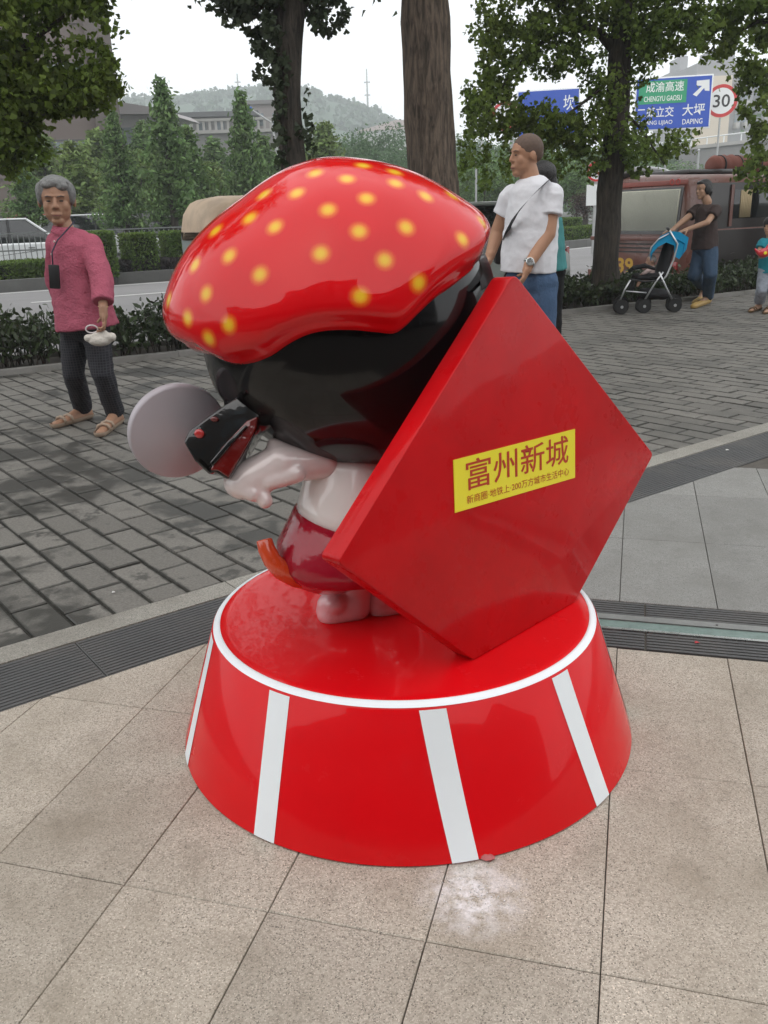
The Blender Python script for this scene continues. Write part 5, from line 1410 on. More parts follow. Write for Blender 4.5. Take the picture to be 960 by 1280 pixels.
# grey terrace wall and low pavilion roof on the slope
M_conc = mat('far concrete', (.24, .235, .23), .85, var=.12, vscale=.4)
M_conl = mat('pale far concrete', (.42, .41, .39), .8, var=.08, vscale=.5)
c = at(300, 200, 95); o = empty('retaining_wall', (c.x, c.y, 0), R(3), 'long grey retaining wall with a pale parapet behind the pointed trees', 'wall')
ztop = at(300, 166, 95).z; MB().box((0, 3, ztop / 2), (9.5, 6, ztop)).build('wall', M_conc, o)
MB().box((0, -.1, ztop + .15), (9.7, .5, .3)).build('coping', M_conl, o)
for k in range(16): MB().box((-4.5 + k * .6, 0, ztop + .72), (.22, .22, .85)).build('baluster', M_conl, o)
MB().box((0, 0, ztop + 1.25), (9.7, .4, .22)).build('handrail', M_conl, o)
c = at(275, 160, 105); o = empty('pavilion', (c.x, c.y, 0), R(3), 'flat roofed grey pavilion above the retaining wall', 'building')
zt = at(275, 146, 105).z; MB().box((0, 3, zt / 2), (6.2, 6, zt)).build('wall', M_conc, o); MB().box((-.4, 3, zt + .2), (9.5, 8, .5)).build('roof', mat('far grey roof', (.14, .145, .15), .8), o)
for k in range(3): MB().box((-2 + k * 2, -.05, zt - 1.2), (1.0, .1, 1.3)).build('window', M_wing, o)
c = at(318, 160, 110); o = empty('house', (c.x, c.y, 0), R(3), 'pale pinkish grey house behind the slim trunk on the slope', 'building')
zt = at(335, 130, 110).z; MB().box((1.6, 4, zt / 2), (5, 8, zt)).build('wall', mat('pinkish far wall', (.30, .27, .26), .85, var=.06), o); MB().box((1.6, 4, zt + .2), (5.4, 8.6, .4)).build('roof', M_conc, o)
for k in range(2): MB().box((.6 + k * 2.1, -.05, zt - 1.6), (1.1, .1, 1.3)).build('window', M_wing, o)
c = at(165, 160, 80); o = empty('house', (c.x, c.y, 0), R(-8), 'sloping roofed grey house just right of the brown tower', 'building')
zt = at(165, 142, 80).z; MB().box((-.2, 4, zt / 2), (3.4, 8, zt)).build('wall', M_conc, o)
zr = at(165, 124, 80).z; MB().prism([(-2.2, -.6, zt), (3.2, -.6, zt - .2), (2.4, -.6, zt + .3), (-1.8, -.6, zr)], (0, 9, 0)).build('roof', mat('far pale roof', (.33, .31, .31), .8), o)
for k in range(2): MB().box((-.5 + k * 1.8, -.05, zt - 1.7), (1.0, .1, 1.3)).build('window', M_wing, o)
c = at(446, 170, 330); o = empty('house', (c.x, c.y, 0), 0, 'tiny pale roofed house on the hazy hill left of the thick trunk', 'building')
zt = at(446, 166, 330).z; MB().box((12, 0, zt / 2), (20, 10, zt)).build('wall', M_conl, o); MB().prism([(0, -6, zt), (24, -6, zt), (22, -6, zt + 2.5), (14, -6, zt + 3.2)], (0, 12, 0)).build('roof', mat('faded pink roof', (.40, .30, .28), .8), o)
# apartment towers at right
M_crm = mat('cream gable wall', (.66, .58, .47), .8, var=.04, vscale=.1)
M_apt = mat('grey apartment wall', (.34, .34, .35), .8, var=.06, vscale=.1)
def tower(label, xl, xr, yt, Y, dp, mt, cols, gable=None, balc=True):
    a, b = at(xl, yt, Y), at(xr, yt, Y); W = b.x - a.x; H = a.z; o = empty('apartment_tower', ((a.x + b.x) / 2, Y, -.1), 0, label, 'building')
    MB().box((0, dp / 2, H / 2), (W, dp, H)).build('wall', mt, o)
    if gable: MB().box((-W / 2 + gable / 2, -.3, H * .455), (gable, .6, H * .91)).build('gable_wall', M_crm, o)
    MB().box((W * .1, dp / 2, H + 1.2), (W * .35, dp * .5, 2.6)).build('roof_house', mt, o)
    x0 = -W / 2 + (gable or 0) + .8; n = int((H - 12) / 3.0)
    for k in range(n):
        z = H - 2 - k * 3.0
        for j in range(cols):
            x = x0 + (W - (gable or 0) - 1.6) * (j + .5) / cols; w_ = (W - (gable or 0) - 1.6) / cols
            f = MB().box((x, -.06, z), (w_ * .55, .2, 1.5)).build('window', M_conl, o); MB().box((x, -.18, z), (w_ * .48, .06, 1.3)).build('pane', M_wing, f)
            if balc and j % 2 == 0: MB().box((x, -.7, z - 1.15), (w_ * .85, 1.4, .9)).build('balcony', M_conl, o, bevel=.05)
    return o
tower('tall grey apartment tower with balconies and a cream gable behind the speed limit sign', 872, 945, 78, 150, 14, M_apt, 3, 5.4)
tower('pale grey tower top showing above the large blue sign', 846, 872, 86, 170, 12, M_apt, 2, None, False)
tower('grey apartment tower at the far right edge', 950, 1010, 100, 165, 14, mat('dark grey apartment wall', (.26, .265, .28), .8), 4)
# flyover
fa, fb = at(800, 192, 118), at(1040, 172, 92); d = fb - fa; Lf = d.length + 60; rz = math.atan2(d.y, d.x)
o = empty('flyover', (fa.x, fa.y, 0), rz, 'grey elevated road crossing behind the bus at right, with a white railing', 'bridge'); z0, z1 = fa.z, fb.z + .6
MB().prism([(-14, 0, z0 - 2.3), (Lf, 0, z1 - 2.3), (Lf, 0, z1), (-14, 0, z0)], (0, 9, 0)).build('deck', M_conc, o)
MB().prism([(-14, -.25, z0 - .2), (Lf, -.25, z1 - .2), (Lf, -.25, z1 + .15), (-14, -.25, z0 + .15)], (0, .24, 0)).build('parapet', M_conl, o)
MB().tube([(-14, -.1, z0 + .9), (Lf, -.1, z1 + .9)], .07, 6).build('handrail', M_signw, o)
for k in range(40): t = k / 40; x = -14 + (Lf + 14) * t; MB().box((x, -.1, z0 + (z1 - z0) * t + .5), (.1, .1, .9)).build('railing_post', M_signw, o)
for x in (0, 22, 44): MB().box((x, 4, z0 / 2 - 1), (1.8, 4, z0 - 1)).build('pier', M_conc, o, bevel=.2)
# the wooded hill
M_hill = mat('wooded hill', (.045, .08, .045), 1, var=.35, vscale=.05)
ridge = [(-200, 175), (60, 160), (130, 140), (170, 130), (215, 130), (250, 124), (300, 118), (350, 112), (400, 122), (450, 140), (500, 162), (560, 182), (640, 196), (760, 205), (900, 208), (1150, 205)]
RY = 520
rp = [at(x, y + 3, RY) for x, y in ridge]
def ridgeh(X):
    return float(np.interp(X, [p.x for p in rp], [p.z for p in rp]))
mb = MB(); nx, ny = 120, 14
for j in range(ny):
    f = j / (ny - 1); Y_ = 240 + (RY + 60 - 240) * f
    for i in range(nx):
        X = -420 + 840 * i / (nx - 1); prof = math.sin(min(1, f * 1.12) * math.pi / 2) ** 1.2
        Xe = X * RY / max(Y_, RY * .75)
        mb.v.append((X, Y_, -1 + (ridgeh(Xe) + 1) * prof * (1 if f < .93 else .9) + mnoise.noise(Vector((X * .012, Y_ * .012, 0))) * 4 * f))
for j in range(ny - 1):
    for i in range(nx - 1): A = j * nx + i; mb.f.append((A, A + 1, A + nx + 1, A + nx))
hill = tag(mb.build('hill', M_hill, None, 180), 'hazy wooded hill closing the view behind the road', kind='structure')
HVt = [Vector(v) for v in mb.v]
# its trees: too many to count, one mass of crowns
r = np.random.RandomState(77); L = Leaves(78)
for k in range(2600):
    j = int(r.randint(2, ny - 1)) if k > 1100 else int(r.randint(ny - 4, ny - 1)); i = int(r.randint(6, nx - 6)); a, b = r.uniform(), r.uniform()
    v = HVt[j * nx + i] * (1 - a) * (1 - b) + HVt[j * nx + i + 1] * a * (1 - b) + HVt[min(ny - 1, j + 1) * nx + i] * (1 - a) * b + HVt[min(ny - 1, j + 1) * nx + i + 1] * a * b
    s_ = r.uniform(3.2, 6.5); L.add(np.array(v) + np.array([0, 0, s_ * .2]) + np.clip(r.normal(size=(34, 3)), -1.6, 1.6) * np.array([s_ * .42, s_ * .42, s_ * .30]), 1.7, 'quad')
me = L.mesh('hill_wood'); o = link('hill_wood', me, leafmat('hill leaf', (.05, .085, .045), .9, .35, .1)); o['kind'] = 'stuff'; o['label'] = 'mass of trees covering the hazy hill'
# faint masts on the ridge
for px, yt, lab in ((300, 92, 'faint thin radio mast on the hill above the narrow pointed tree'), (460, 86, 'faint thin radio mast on the hill left of the thick trunk')):
    b = at(px, 140, 500); t_ = at(px, yt, 500); o = empty('radio_mast', (b.x, b.y, b.z - 12), 0, lab, 'mast'); MB().tube([(0, 0, 0), (0, 0, t_.z - b.z + 12)], [1.0, .35], 4).build('lattice', M_conc, o)
    for k in range(3): MB().box((0, 0, 14 + k * 6), (3, .6, .5)).build('antenna', M_conc, o)
# a belt of distant trees between road and hill
belt = Leaves(91); r = np.random.RandomState(92)
for k in range(150):
    X = r.uniform(-110, 150); Y_ = r.uniform(120, 200); hh = r.uniform(5, 11); belt.add(clump(r, (X, Y_, hh * .5), hh * .55, 260, 12, .25, .9), .62, 'quad')
me = belt.mesh('far_wood'); o = link('far_wood', me, M_leaff); o['kind'] = 'stuff'; o['label'] = 'far belt of hazy trees beyond the car park'
# the arcade the camera stands in front of (mirrored in the gloss paint)
o = empty('arcade_building', (0, -11, -.012), 0, 'stepped shopping building facing the plaza, mirrored in the cap and the hair', 'building')
M_arc = mat('dark arcade stone', (.12, .11, .10), .6, var=.1, vscale=.5)
for x0, x1, h in ((-30, -9, 9), (-9, 3, 12.5), (3, 14, 7.5), (14, 32, 10)):
    MB().box(((x0 + x1) / 2, -4, h / 2), (x1 - x0 - .01, 8, h)).build('wall', M_arc, o)
    for k in range(int((x1 - x0) / 2.4)):
        f = MB().box((x0 + 1.4 + k * 2.4, .03, 1.5), (2.0, .1, 2.8)).build('shopfront', M_plast, o); MB().box((x0 + 1.4 + k * 2.4, .1, 1.5), (1.85, .04, 2.6)).build('pane', M_glass, f)
        for z in range(1, int(h / 3)): MB().box((x0 + 1.4 + k * 2.4, .03, z * 3 + 1.6), (1.3, .08, 1.5)).build('window', M_wing, o)
# ================================================================== PEOPLE
def skinmat(name, c): return mat(name, c, .5, var=.08, vscale=30, spec=.35)
def cloth(name, c, v=.12, sc=14, b=.4, bs=160): return mat(name, c, .85, var=v, vscale=sc, bump=b, bscale=bs, spec=.2)
def basis(f, u):
    f = Vector(f).normalized(); u = Vector(u); u = (u - f * u.dot(f)).normalized(); s = f.cross(u)
    return s, f, u
HWID = [1.0]
def head_prims(c, f, u, k=1.0, ear=1.0):
    s, f, u = basis(f, u); M = Matrix((s, f, u)).transposed(); c = Vector(c)
    P = lambda a, b, d: c + (s * a * HWID[0] + f * b + u * d) * k
    E = lambda a, b, d, r: ('e', P(a, b, d), (r[0] * k * HWID[0], r[1] * k, r[2] * k), M)
    o = [E(0, -.012, .030, (.076, .096, .086)), E(0, .020, -.035, (.060, .068, .078)), E(0, .058, -.092, (.028, .028, .024)), E(0, .070, .030, (.044, .018, .010)),
         ('c', P(0, .086, .012), P(0, .098, -.020), .009 * k, .012 * k), E(0, .093, -.024, (.017, .012, .009)), E(0, .082, -.058, (.024, .014, .011)), E(0, .080, -.072, (.018, .012, .008))]
    for q in (-1, 1): o += [E(q * .030, .052, -.022, (.027, .027, .034)), E(q * .077, -.006, -.002, (.009 * ear, .020 * ear, .032 * ear)), E(q * .030, .022, -.050, (.028, .048, .042))]
    return o
def face_parts(t, c, f, u, k, brow, dy=0.0):
    s, f, u = basis(f, u); M = Matrix((s, f, u)).transposed(); c = Vector(c)
    P = lambda a, b, d: c + (s * a + f * b + u * d) * k
    for q in (-1, 1):
        mb = MB(); mb.ball((0, 0, 0), (.0115 * k, .005 * k, .0042 * k), 10, 6); mb.v = [tuple(M @ Vector(v) + P(q * .031, .0838, .006)) for v in mb.v]; mb.build('eye', mat_eye, t, 180, world=True)
        mb = MB(); mb.tube([P(q * .014, .0905, .026), P(q * .033, .0875, .031), P(q * .048, .0745, .026)], [.0018 * k, .0025 * k, .0014 * k], 6); mb.build('eyebrow', brow, t, 180, world=True)
    mb = MB(); mb.tube([P(-.022, .0855, -.064), P(-.008, .0935, -.063), P(.008, .0935, -.063), P(.022, .0855, -.064)], [.0018 * k, .003 * k, .003 * k, .0018 * k], 6); mb.build('mouth', mat_mouth, t, 180, world=True)
mat_eye = mat('dark eye', (.012, .009, .008), .2); mat_mouth = mat('lips', (.22, .08, .07), .5)
def hand_prims(w_, d, n, curl=.5, k=1.0, side=1):
    d = Vector(d).normalized(); n = Vector(n); n = (n - d * n.dot(d)).normalized(); l = d.cross(n) * side; w_ = Vector(w_)
    M = Matrix((l, d, n)).transposed(); o = [('e', w_ + d * .045 * k, (.040 * k, .052 * k, .016 * k), M), ('c', w_ - d * .02 * k, w_ + d * .03 * k, .024 * k, .026 * k, l, 1.25)]
    for i in range(4):
        p = w_ + d * (.084 - .005 * abs(i - 1.3)) * k + l * (.031 - .0208 * i) * k; L = (.070, .080, .074, .058)[i] * k; a = curl * .35; dd = d
        for j, (fr, r0, r1) in enumerate(((.42, .0090, .0085), (.32, .0085, .0078), (.26, .0078, .0068))):
            dd = (d * math.cos(a) + n * math.sin(a)); q = p + dd * L * fr; o.append(('c', p, q, r0 * k, r1 * k)); p = q; a += curl * (.9 + .12 * i)
    p = w_ + d * .020 * k + l * .034 * k; q = p + (d * .6 + l * .55 + n * .5).normalized() * .042 * k; o.append(('c', p, q, .0125 * k, .0105 * k)); o.append(('c', q, q + (d * .85 + l * .1 + n * .55 * (1 + curl)).normalized() * .032 * k, .0105 * k, .008 * k))
    return o
def loft_mesh(stations, Y, dr, tilt=0.0):
    """stations: (y, x_left, x_right) of a garment seen in the photo; dr: depth/width"""
    return ('l', stations, Y, dr)
_blob0 = blob
def person(name, label, group, J, skin, hairp, hairmat, shirt, smat, trous, tmat, shoe_m, k=1.0, vox=.005, headf=(0, -1, 0), headu=(0, 0, 1), hands=(None, None), brow=None, arm_r=(.043, .036, .026), leg_r=(.075, .052, .036), sleeve=.55, sleeve_r=(.068, .062), cuff=1.0, bare=False, trouser_r=(.092, .068, .056), ear=1.0, hk=.93, hfold=.006):
    base = Vector((J['hips'].x, J['hips'].y, 0)); t = empty(name, base, 0, label, 'person', group)
    sk = head_prims(J['head'], headf, headu, k * hk, ear)
    s_, f_, u_ = basis(headf, headu)
    sk += [('c', J['neck'], J['head'] - u_ * .06 * k - f_ * .012 * k, .054 * k, .050 * k)]
    ax = (J['shL'] - J['shR']); sd_ = ax.normalized(); up_ = (J['neck'] - J['hips'])
    sk += [('c', J['hips'], J['neck'] - up_ * .25, .085 * k, .085 * k, sd_, 1.15), ('c', J['shL'], J['shR'], .038 * k, .038 * k), ('c', J['neck'], J['neck'] - up_ * .12, .045 * k, .05 * k)]
    for q in 'LR':
        sk += [('c', J['sh' + q], J['el' + q], arm_r[0] * k, arm_r[1] * k), ('c', J['el' + q], J['wr' + q], arm_r[1] * k, arm_r[2] * k, None, 1)]
        hd = hands[0 if q == 'L' else 1]
        if hd: sk += hand_prims(J['wr' + q], *hd[:2], curl=hd[2], k=k * .95, side=hd[3])
        sk += [('c', J['hip' + q], J['kn' + q], leg_r[0] * k, leg_r[1] * k), ('c', J['kn' + q], J['an' + q], leg_r[1] * .95 * k, leg_r[2] * k)]
        toe = J['toe' + q]; an = J['an' + q]; heel = Vector((an.x, an.y, 0)) - (toe - Vector((an.x, an.y, 0))).normalized() * .03 * k
        sk += [('c', heel + Vector((0, 0, .034 * k)), toe + Vector((0, 0, .022 * k)) - (toe - heel).normalized() * .03, .034 * k, .022 * k, Vector((0, 0, 1)).cross(toe - heel), 1.2), ('c', an, heel + Vector((0, 0, .045 * k)), leg_r[2] * k, .036 * k), ('c', an, heel.lerp(toe, .5) + Vector((0, 0, .04 * k)), leg_r[2] * .9 * k, .028 * k)]
        sh = [('c', heel + Vector((0, 0, .030 * k)), toe + Vector((0, 0, .026 * k)) - (toe - heel).normalized() * .03 * k, .040 * k, .036 * k, Vector((0, 0, 1)).cross(toe - heel), 1.15)]
        if not bare: sh += [('c', heel + Vector((0, 0, .05 * k)), an.lerp(heel, .35), .042 * k, .044 * k)]
        top = .030 * k if bare else .2
        blob('shoe', sh, shoe_m, t, .006, 3, cut=[(Vector((0, 0, .002)), Vector((0, 0, -1))), (Vector((0, 0, top)), Vector((0, 0, 1)))])
        if bare:
            fw = (toe - heel).normalized(); sdv = Vector((0, 0, 1)).cross(fw)
            for a_ in (.55, .75):
                m_ = heel.lerp(toe, a_); MB().tube([m_ + sdv * .043 * k + Vector((0, 0, .02)), m_ + sdv * .03 * k + Vector((0, 0, .052 * k)), m_ + Vector((0, 0, .062 * k)), m_ - sdv * .03 * k + Vector((0, 0, .052 * k)), m_ - sdv * .043 * k + Vector((0, 0, .02))], .010 * k, 8).build('strap', shoe_m, t, 180, world=True)
    blob('body', sk, skin, t, vox, 3)
    hairp = [('e', J['head'] + (Vector(q_[1]) - J['head']) * hk, tuple(x * hk for x in q_[2]), *q_[3:]) for q_ in hairp]
    blob('hair', hairp, hairmat, t, .005, 2, fold=hfold)
    face_parts(t, J['head'], headf, headu, k * hk, brow or hairmat)
    sh = list(shirt)
    for q in 'LR':
        e = J['sh' + q].lerp(J['el' + q], sleeve) if sleeve <= 1 else J['el' + q].lerp(J['wr' + q], sleeve - 1)
        if sleeve > 1: sh += [('c', J['sh' + q], J['el' + q], sleeve_r[0] * k, sleeve_r[1] * k), ('f', J['el' + q], e, sleeve_r[1] * k, sleeve_r[1] * .95 * k), ('c', J['el' + q], J['el' + q].lerp(e, .3), sleeve_r[1] * k, sleeve_r[1] * .98 * k)]
        else: sh += [('c', J['sh' + q], J['sh' + q].lerp(e, .3), sleeve_r[0] * .95 * k, sleeve_r[0] * k), ('f', J['sh' + q], e, sleeve_r[0] * k, sleeve_r[1] * k)]
    blob('shirt', sh, smat, t, .006, 3, fold=.009)
    tr = [('e', J['hips'], (.15 * k, .12 * k, .12 * k), Matrix((sd_, Vector((0, 0, 1)).cross(sd_), Vector((0, 0, 1)))).transposed())]
    for q in 'LR':
        a2 = J['kn' + q].lerp(J['an' + q], cuff)
        tr += [('c', J['hip' + q], J['kn' + q], trouser_r[0] * k, trouser_r[1] * k), ('f', J['kn' + q], a2, trouser_r[1] * k, trouser_r[2] * k)]
    tr += list(trous or []); blob('trousers', tr, tmat, t, .006, 3, fold=.009)
    return t
def ell(c, r, f=(0, 1, 0), u=(0, 0, 1)):
    s, f, u = basis(f, u); return ('e', Vector(c), r, Matrix((s, f, u)).transposed())
def waist(p, q, r1, r2, side, kk): return ('f', p, q, r1, r2, side, kk)
# ---- old woman in a pink tunic
Y = 5.45
A = lambda x, y, dy=0.0: at(x, y, Y + dy)
J = dict(head=A(71, 252), neck=A(82, 289), shL=A(113, 306, -.02), shR=A(72, 304, .10), elL=A(128, 350, -.14), elR=A(70, 350, .2), wrL=A(129, 388, -.25), wrR=A(84, 385, .22), hips=A(104, 402), hipL=A(118, 405), hipR=A(93, 405, .03),
         knL=A(128, 466, -.06), knR=A(92, 466, .05), anL=G(146, 530, .0) + Vector((.0, .0, .075)), anR=G(106, 524) + Vector((0, .0, .075)), toeL=G(124, 547), toeR=G(66, 536))
fd = Vector((.22, -1, -.06)); s_, f_, u_ = basis(fd, (.02, .0, 1)); hc = J['head']
hp = lambda a, b, d: hc + s_ * a + f_ * b + u_ * d
Mh = Matrix((s_, f_, u_)).transposed()
hair_ow = [('e', hp(0, -.026, .040), (.098, .096, .090), Mh), ('e', hp(0, .028, .092), (.070, .050, .026), Mh), ('e', hp(-.075, .006, .040), (.022, .042, .055), Mh), ('e', hp(.075, .006, .040), (.022, .042, .055), Mh), ('e', hp(-.04, .06, .075), (.03, .02, .02), Mh), ('e', hp(0, -.06, -.02), (.07, .05, .05), Mh), ('e', hp(.03, .062, .082), (.03, .02, .015), Mh)]
M_hairg = mat('grey hair', (.24, .24, .235), .6, var=.5, vscale=60, bump=1, bscale=200)
M_pink = cloth('pink crinkled tunic', (.42, .105, .155), .2, 24, .9, 90)
M_chk = mat('dark checked trousers', (.018, .018, .024), .85, var=.2, vscale=10)
n_, l_ = M_chk.node_tree.nodes, M_chk.node_tree.links
br_ = n_.new('ShaderNodeTexBrick'); br_.offset = 0; br_.inputs['Scale'].default_value = 1; br_.inputs['Brick Width'].default_value = .016; br_.inputs['Row Height'].default_value = .016; br_.inputs['Mortar Size'].default_value = .0018
br_.inputs['Color1'].default_value = (.012, .012, .017, 1); br_.inputs['Color2'].default_value = (.022, .022, .03, 1); br_.inputs['Mortar'].default_value = (.05, .05, .056, 1)
tg_ = n_.new('ShaderNodeNewGeometry'); mp_ = n_.new('ShaderNodeMapping'); mp_.inputs['Rotation'].default_value = (R(90), 0, 0)
l_.new(tg_.outputs['Position'], mp_.inputs[0]); l_.new(mp_.outputs[0], br_.inputs['Vector']); l_.new(br_.outputs[0], n_['Principled BSDF'].inputs['Base Color'])
sdv = Vector((.95, -.30, 0)).normalized()
shirt = [('c', A(84, 300), A(100, 306), .070, .080, sdv, 1.2), ('c', A(93, 312), A(95, 350), .115, .125, sdv, 1.18), ('c', A(95, 350), A(99, 378), .128, .140, sdv, 1.18), waist(A(96, 352), A(109, 409), .128, .165, sdv, 1.22), ('c', A(72, 305, .06), A(80, 300, .04), .05, .05), ('f', A(81, 294), A(82, 285), .080, .068)]
HWID[0] = 1.13; ow = person('person', 'old woman in a pink tunic and dark checked trousers holding a small white bag', None, J, skinmat('old woman skin', (.37, .205, .13)), hair_ow, M_hairg, shirt, M_pink, None, M_chk, mat('beige sandal', (.36, .27, .20), .6), 1.0, .0048, fd, (.02, 0, 1),
            ((Vector((.0, -.1, -1)), Vector((-1, -.2, 0)), .7, 1), (Vector((.1, -.1, -1)), Vector((-1, 0, 0)), .5, -1)), mat('grey brow', (.10, .09, .085), .8), (.040, .034, .025), (.07, .05, .034), 1.72, (.066, .064), .98, True, (.088, .066, .058), .9, 1.12)
for (x, y) in ((64.5, 318), (64, 334), (68, 302)): MB().ball(tuple(A(x, y, -.12)), .007, 8, 6).build('button', mat('shell button', (.55, .4, .38), .4), ow, 180, world=True)
MB().lathe(A(129, 384, -.235), Vector((.1, 0, 1)), [(.026, 0), (.031, .004), (.026, .009)], 20).build('bracelet', mat('gold bracelet', (.7, .5, .25), .3, metal=1), ow, 180, world=True)
HWID[0] = 1.0
# small white bag in her hand
bgc = A(126, 423, -.26); bag = empty('handbag', bgc, 0, 'small white cloth bag with a loop handle in the old woman\'s hand', 'bag')
blob('pouch', [('c', Vector((-.075, 0, .004)), Vector((.065, 0, .006)), .022, .026, Vector((0, 1, 0)), 1.0), ('e', Vector((-.005, 0, -.012)), (.07, .035, .033)), ('c', Vector((-.03, 0, .012)), Vector((.03, 0, .03)), .022, .016)], cloth('white bag cloth', (.62, .58, .52), .1, 20, .8, 60), bag, .005, 4, world=False)
mb = MB(); mb.tube([(-.045 + .035 * math.cos(a), .0, .055 + .022 * math.sin(a)) for a in [2 * math.pi * i / 20 for i in range(21)]], .0045, 6, False); mb.build('loop_handle', mat('white cord', (.65, .6, .6), .6), bag, 180)
# black phone pouch on a cord round her neck
ph = A(68, 346, -.16); po = empty('phone_pouch', ph, 0, 'black phone pouch hanging from a cord on the old woman\'s chest', 'pouch')
MB().box((0, 0, 0), (.062, .016, .135), M=Matrix.Rotation(R(5), 3, 'Y')).build('case', mat('black pouch', (.012, .012, .013), .5), po, bevel=.006)
mb = MB(); mb.tube([A(66, 332, -.15), A(65, 315, -.14), A(72, 300, -.105), A(86, 285, -.085), A(93, 277, -.05)], .0045, 6); mb.build('cord', mat('dark cord', (.03, .025, .05), .6), po, 180, world=True)
# ---- shaven headed man in a white T-shirt
Y = 4.9
J = dict(head=A(657, 195), neck=A(664, 231), shL=A(690, 244, -.06), shR=A(640, 245, .10), elL=A(685, 292, -.10), elR=A(622, 290, .16), wrL=A(661, 331, -.16), wrR=A(612, 321, .10), hips=A(664, 352), hipL=A(674, 356, -.03), hipR=A(655, 356, .06),
         knL=A(676, 440, -.05), knR=A(650, 440, .10), anL=Vector((.86, 4.9, .08)), anR=Vector((.72, 5.1, .08)), toeL=Vector((.70, 4.78, 0)), toeR=Vector((.54, 5.02, 0)))
fd = Vector((-.93, -.36, -.02)); s_, f_, u_ = basis(fd, (.05, 0, 1)); hc = J['head']; Mh = Matrix((s_, f_, u_)).transposed()
M_hairb = mat('shaved dark hair', (.12, .080, .060), .8, var=.3, vscale=80)
hair_m = [('e', hp(0, -.017, .040), (.0805, .0960, .0840), Mh), ('e', hp(0, -.050, .008), (.070, .058, .050), Mh)]
M_tee = cloth('white cotton T-shirt', (.74, .74, .77), .05, 9, .9, 12)
M_jean = cloth('blue denim', (.07, .12, .21), .2, 12, .5, 90)
sdv = Vector((.80, -.60, 0)).normalized()
shirt = [('c', A(650, 243, .04), A(686, 243, -.05), .055, .058), ('c', A(666, 246), A(665, 275), .108, .125, sdv, 1.12), ('c', A(665, 275), A(661, 310), .125, .13, sdv, 1.14), waist(A(663, 290), A(660, 340), .13, .136, sdv, 1.14), ('f', A(662, 240), A(661, 229), .085, .066)]
mn = person('person', 'shaven headed man in a white T-shirt and jeans with a black strap across his chest', None, J, skinmat('tan skin', (.44, .24, .15)), hair_m, M_hairb, shirt, M_tee, None, M_jean, mat('dark shoe', (.03, .03, .03), .6), 1.0, .0048, fd, (.05, 0, 1),
            ((Vector((-.35, -.1, -.9)), Vector((-.9, .3, .2)), .8, 1), (Vector((-.4, 0, -.9)), Vector((-.8, 0, .3)), .7, -1)), None, (.045, .040, .027), (.085, .058, .04),   .52, (.060, .066), 1.0, False, (.098, .075, .066), .85, .88, .0)
mb = MB(); pts = [A(688, 224, -.02), A(683, 228, -.10), A(670, 240, -.155), A(655, 256, -.165), A(644, 270, -.15), A(636, 285, -.10), A(632, 296, .0)]
for i, p in enumerate(pts):
    w_ = Vector((.018, 0, .018))
    mb.v += [tuple(p - w_), tuple(p + w_), tuple(p + w_ + Vector((0, .006, 0))), tuple(p - w_ + Vector((0, .006, 0)))]
for i in range(len(pts) - 1):
    for j in range(4): q0 = i * 4; mb.f.append((q0 + j, q0 + (j + 1) % 4, q0 + 4 + (j + 1) % 4, q0 + 4 + j))
sb_ = empty('shoulder_bag', A(640, 300, .3), 0, 'black shoulder bag strap slung across the white T-shirt', 'bag'); mb.build('strap', mat('black strap', (.012, .012, .014), .7), sb_, 40, world=True); MB().box((0, 0, -.05), (.2, .08, .16)).build('pouch', M_plast, sb_, bevel=.02)
wp = A(662, 328, -.16); ad = (J['wrL'] - J['elL']).normalized()
MB().lathe(wp - ad * .008, ad, [(.029, 0), (.033, .003), (.033, .015), (.029, .018)], 24).build('watch_band', M_steel, mn, 180, world=True)
wd_ = Vector((-.1, -1, .2)).normalized(); MB().lathe(wp + wd_ * .028, wd_, [(.021, 0), (.021, .006), (.017, .009), (.0165, .007)], 24).build('watch', M_steel, mn, 50, world=True)
# ---- woman walking behind him
Y = 6.3
J = dict(head=A(675, 224), neck=A(677, 247), shL=A(690, 258, -.05), shR=A(665, 258, .06), elL=A(692, 285, -.05), elR=A(661, 290, .1), wrL=A(690, 309, -.16), wrR=A(686, 334, .12), hips=A(682, 338), hipL=A(688, 341, -.03), hipR=A(677, 341, .05),
         knL=A(688, 395, -.05), knR=A(676, 395, .1), anL=Vector((1.22, 6.25, .08)), anR=Vector((1.15, 6.4, .08)), toeL=Vector((1.1, 6.15, 0)), toeR=Vector((.98, 6.32, 0)))
fd = Vector((-.93, -.2, 0)); s_, f_, u_ = basis(fd, (0, 0, 1)); hc = J['head']; Mh = Matrix((s_, f_, u_)).transposed()
M_hairk = mat('black hair', (.012, .010, .010), .4, var=.3, vscale=60, bump=.6, bscale=150)
hair_w = [('e', hp(0, -.022, .035), (.084, .10, .09), Mh), ('e', hp(0, -.07, -.03), (.07, .06, .09), Mh)]
shirt = [('c', A(669, 257, .04), A(686, 257, -.03), .05, .05), ('c', A(678, 262), A(679, 285), .10, .11, Vector((.8, -.5, 0)), 1.15), waist(A(679, 275), A(681, 338), .11, .135, Vector((.8, -.5, 0)), 1.15)]
person('person', 'woman in teal top and black trousers mostly hidden behind the shaven headed man', None, J, skinmat('fair skin', (.42, .25, .18)), hair_w, M_hairk, shirt, cloth('teal cotton', (.07, .25, .25)), None, cloth('black trousers', (.008, .008, .009)), mat('black shoe', (.02, .02, .02), .5), .96, .006, fd, (0, 0, 1),
       ((Vector((-.2, -.6, -.3)), Vector((-.6, 0, .6)), .7, 1), (Vector((0, -.2, -1)), Vector((-1, 0, 0)), .5, -1)), None, (.040, .034, .025), (.075, .052, .036), .45, (.062, .060), 1.0, False, (.098, .080, .075))
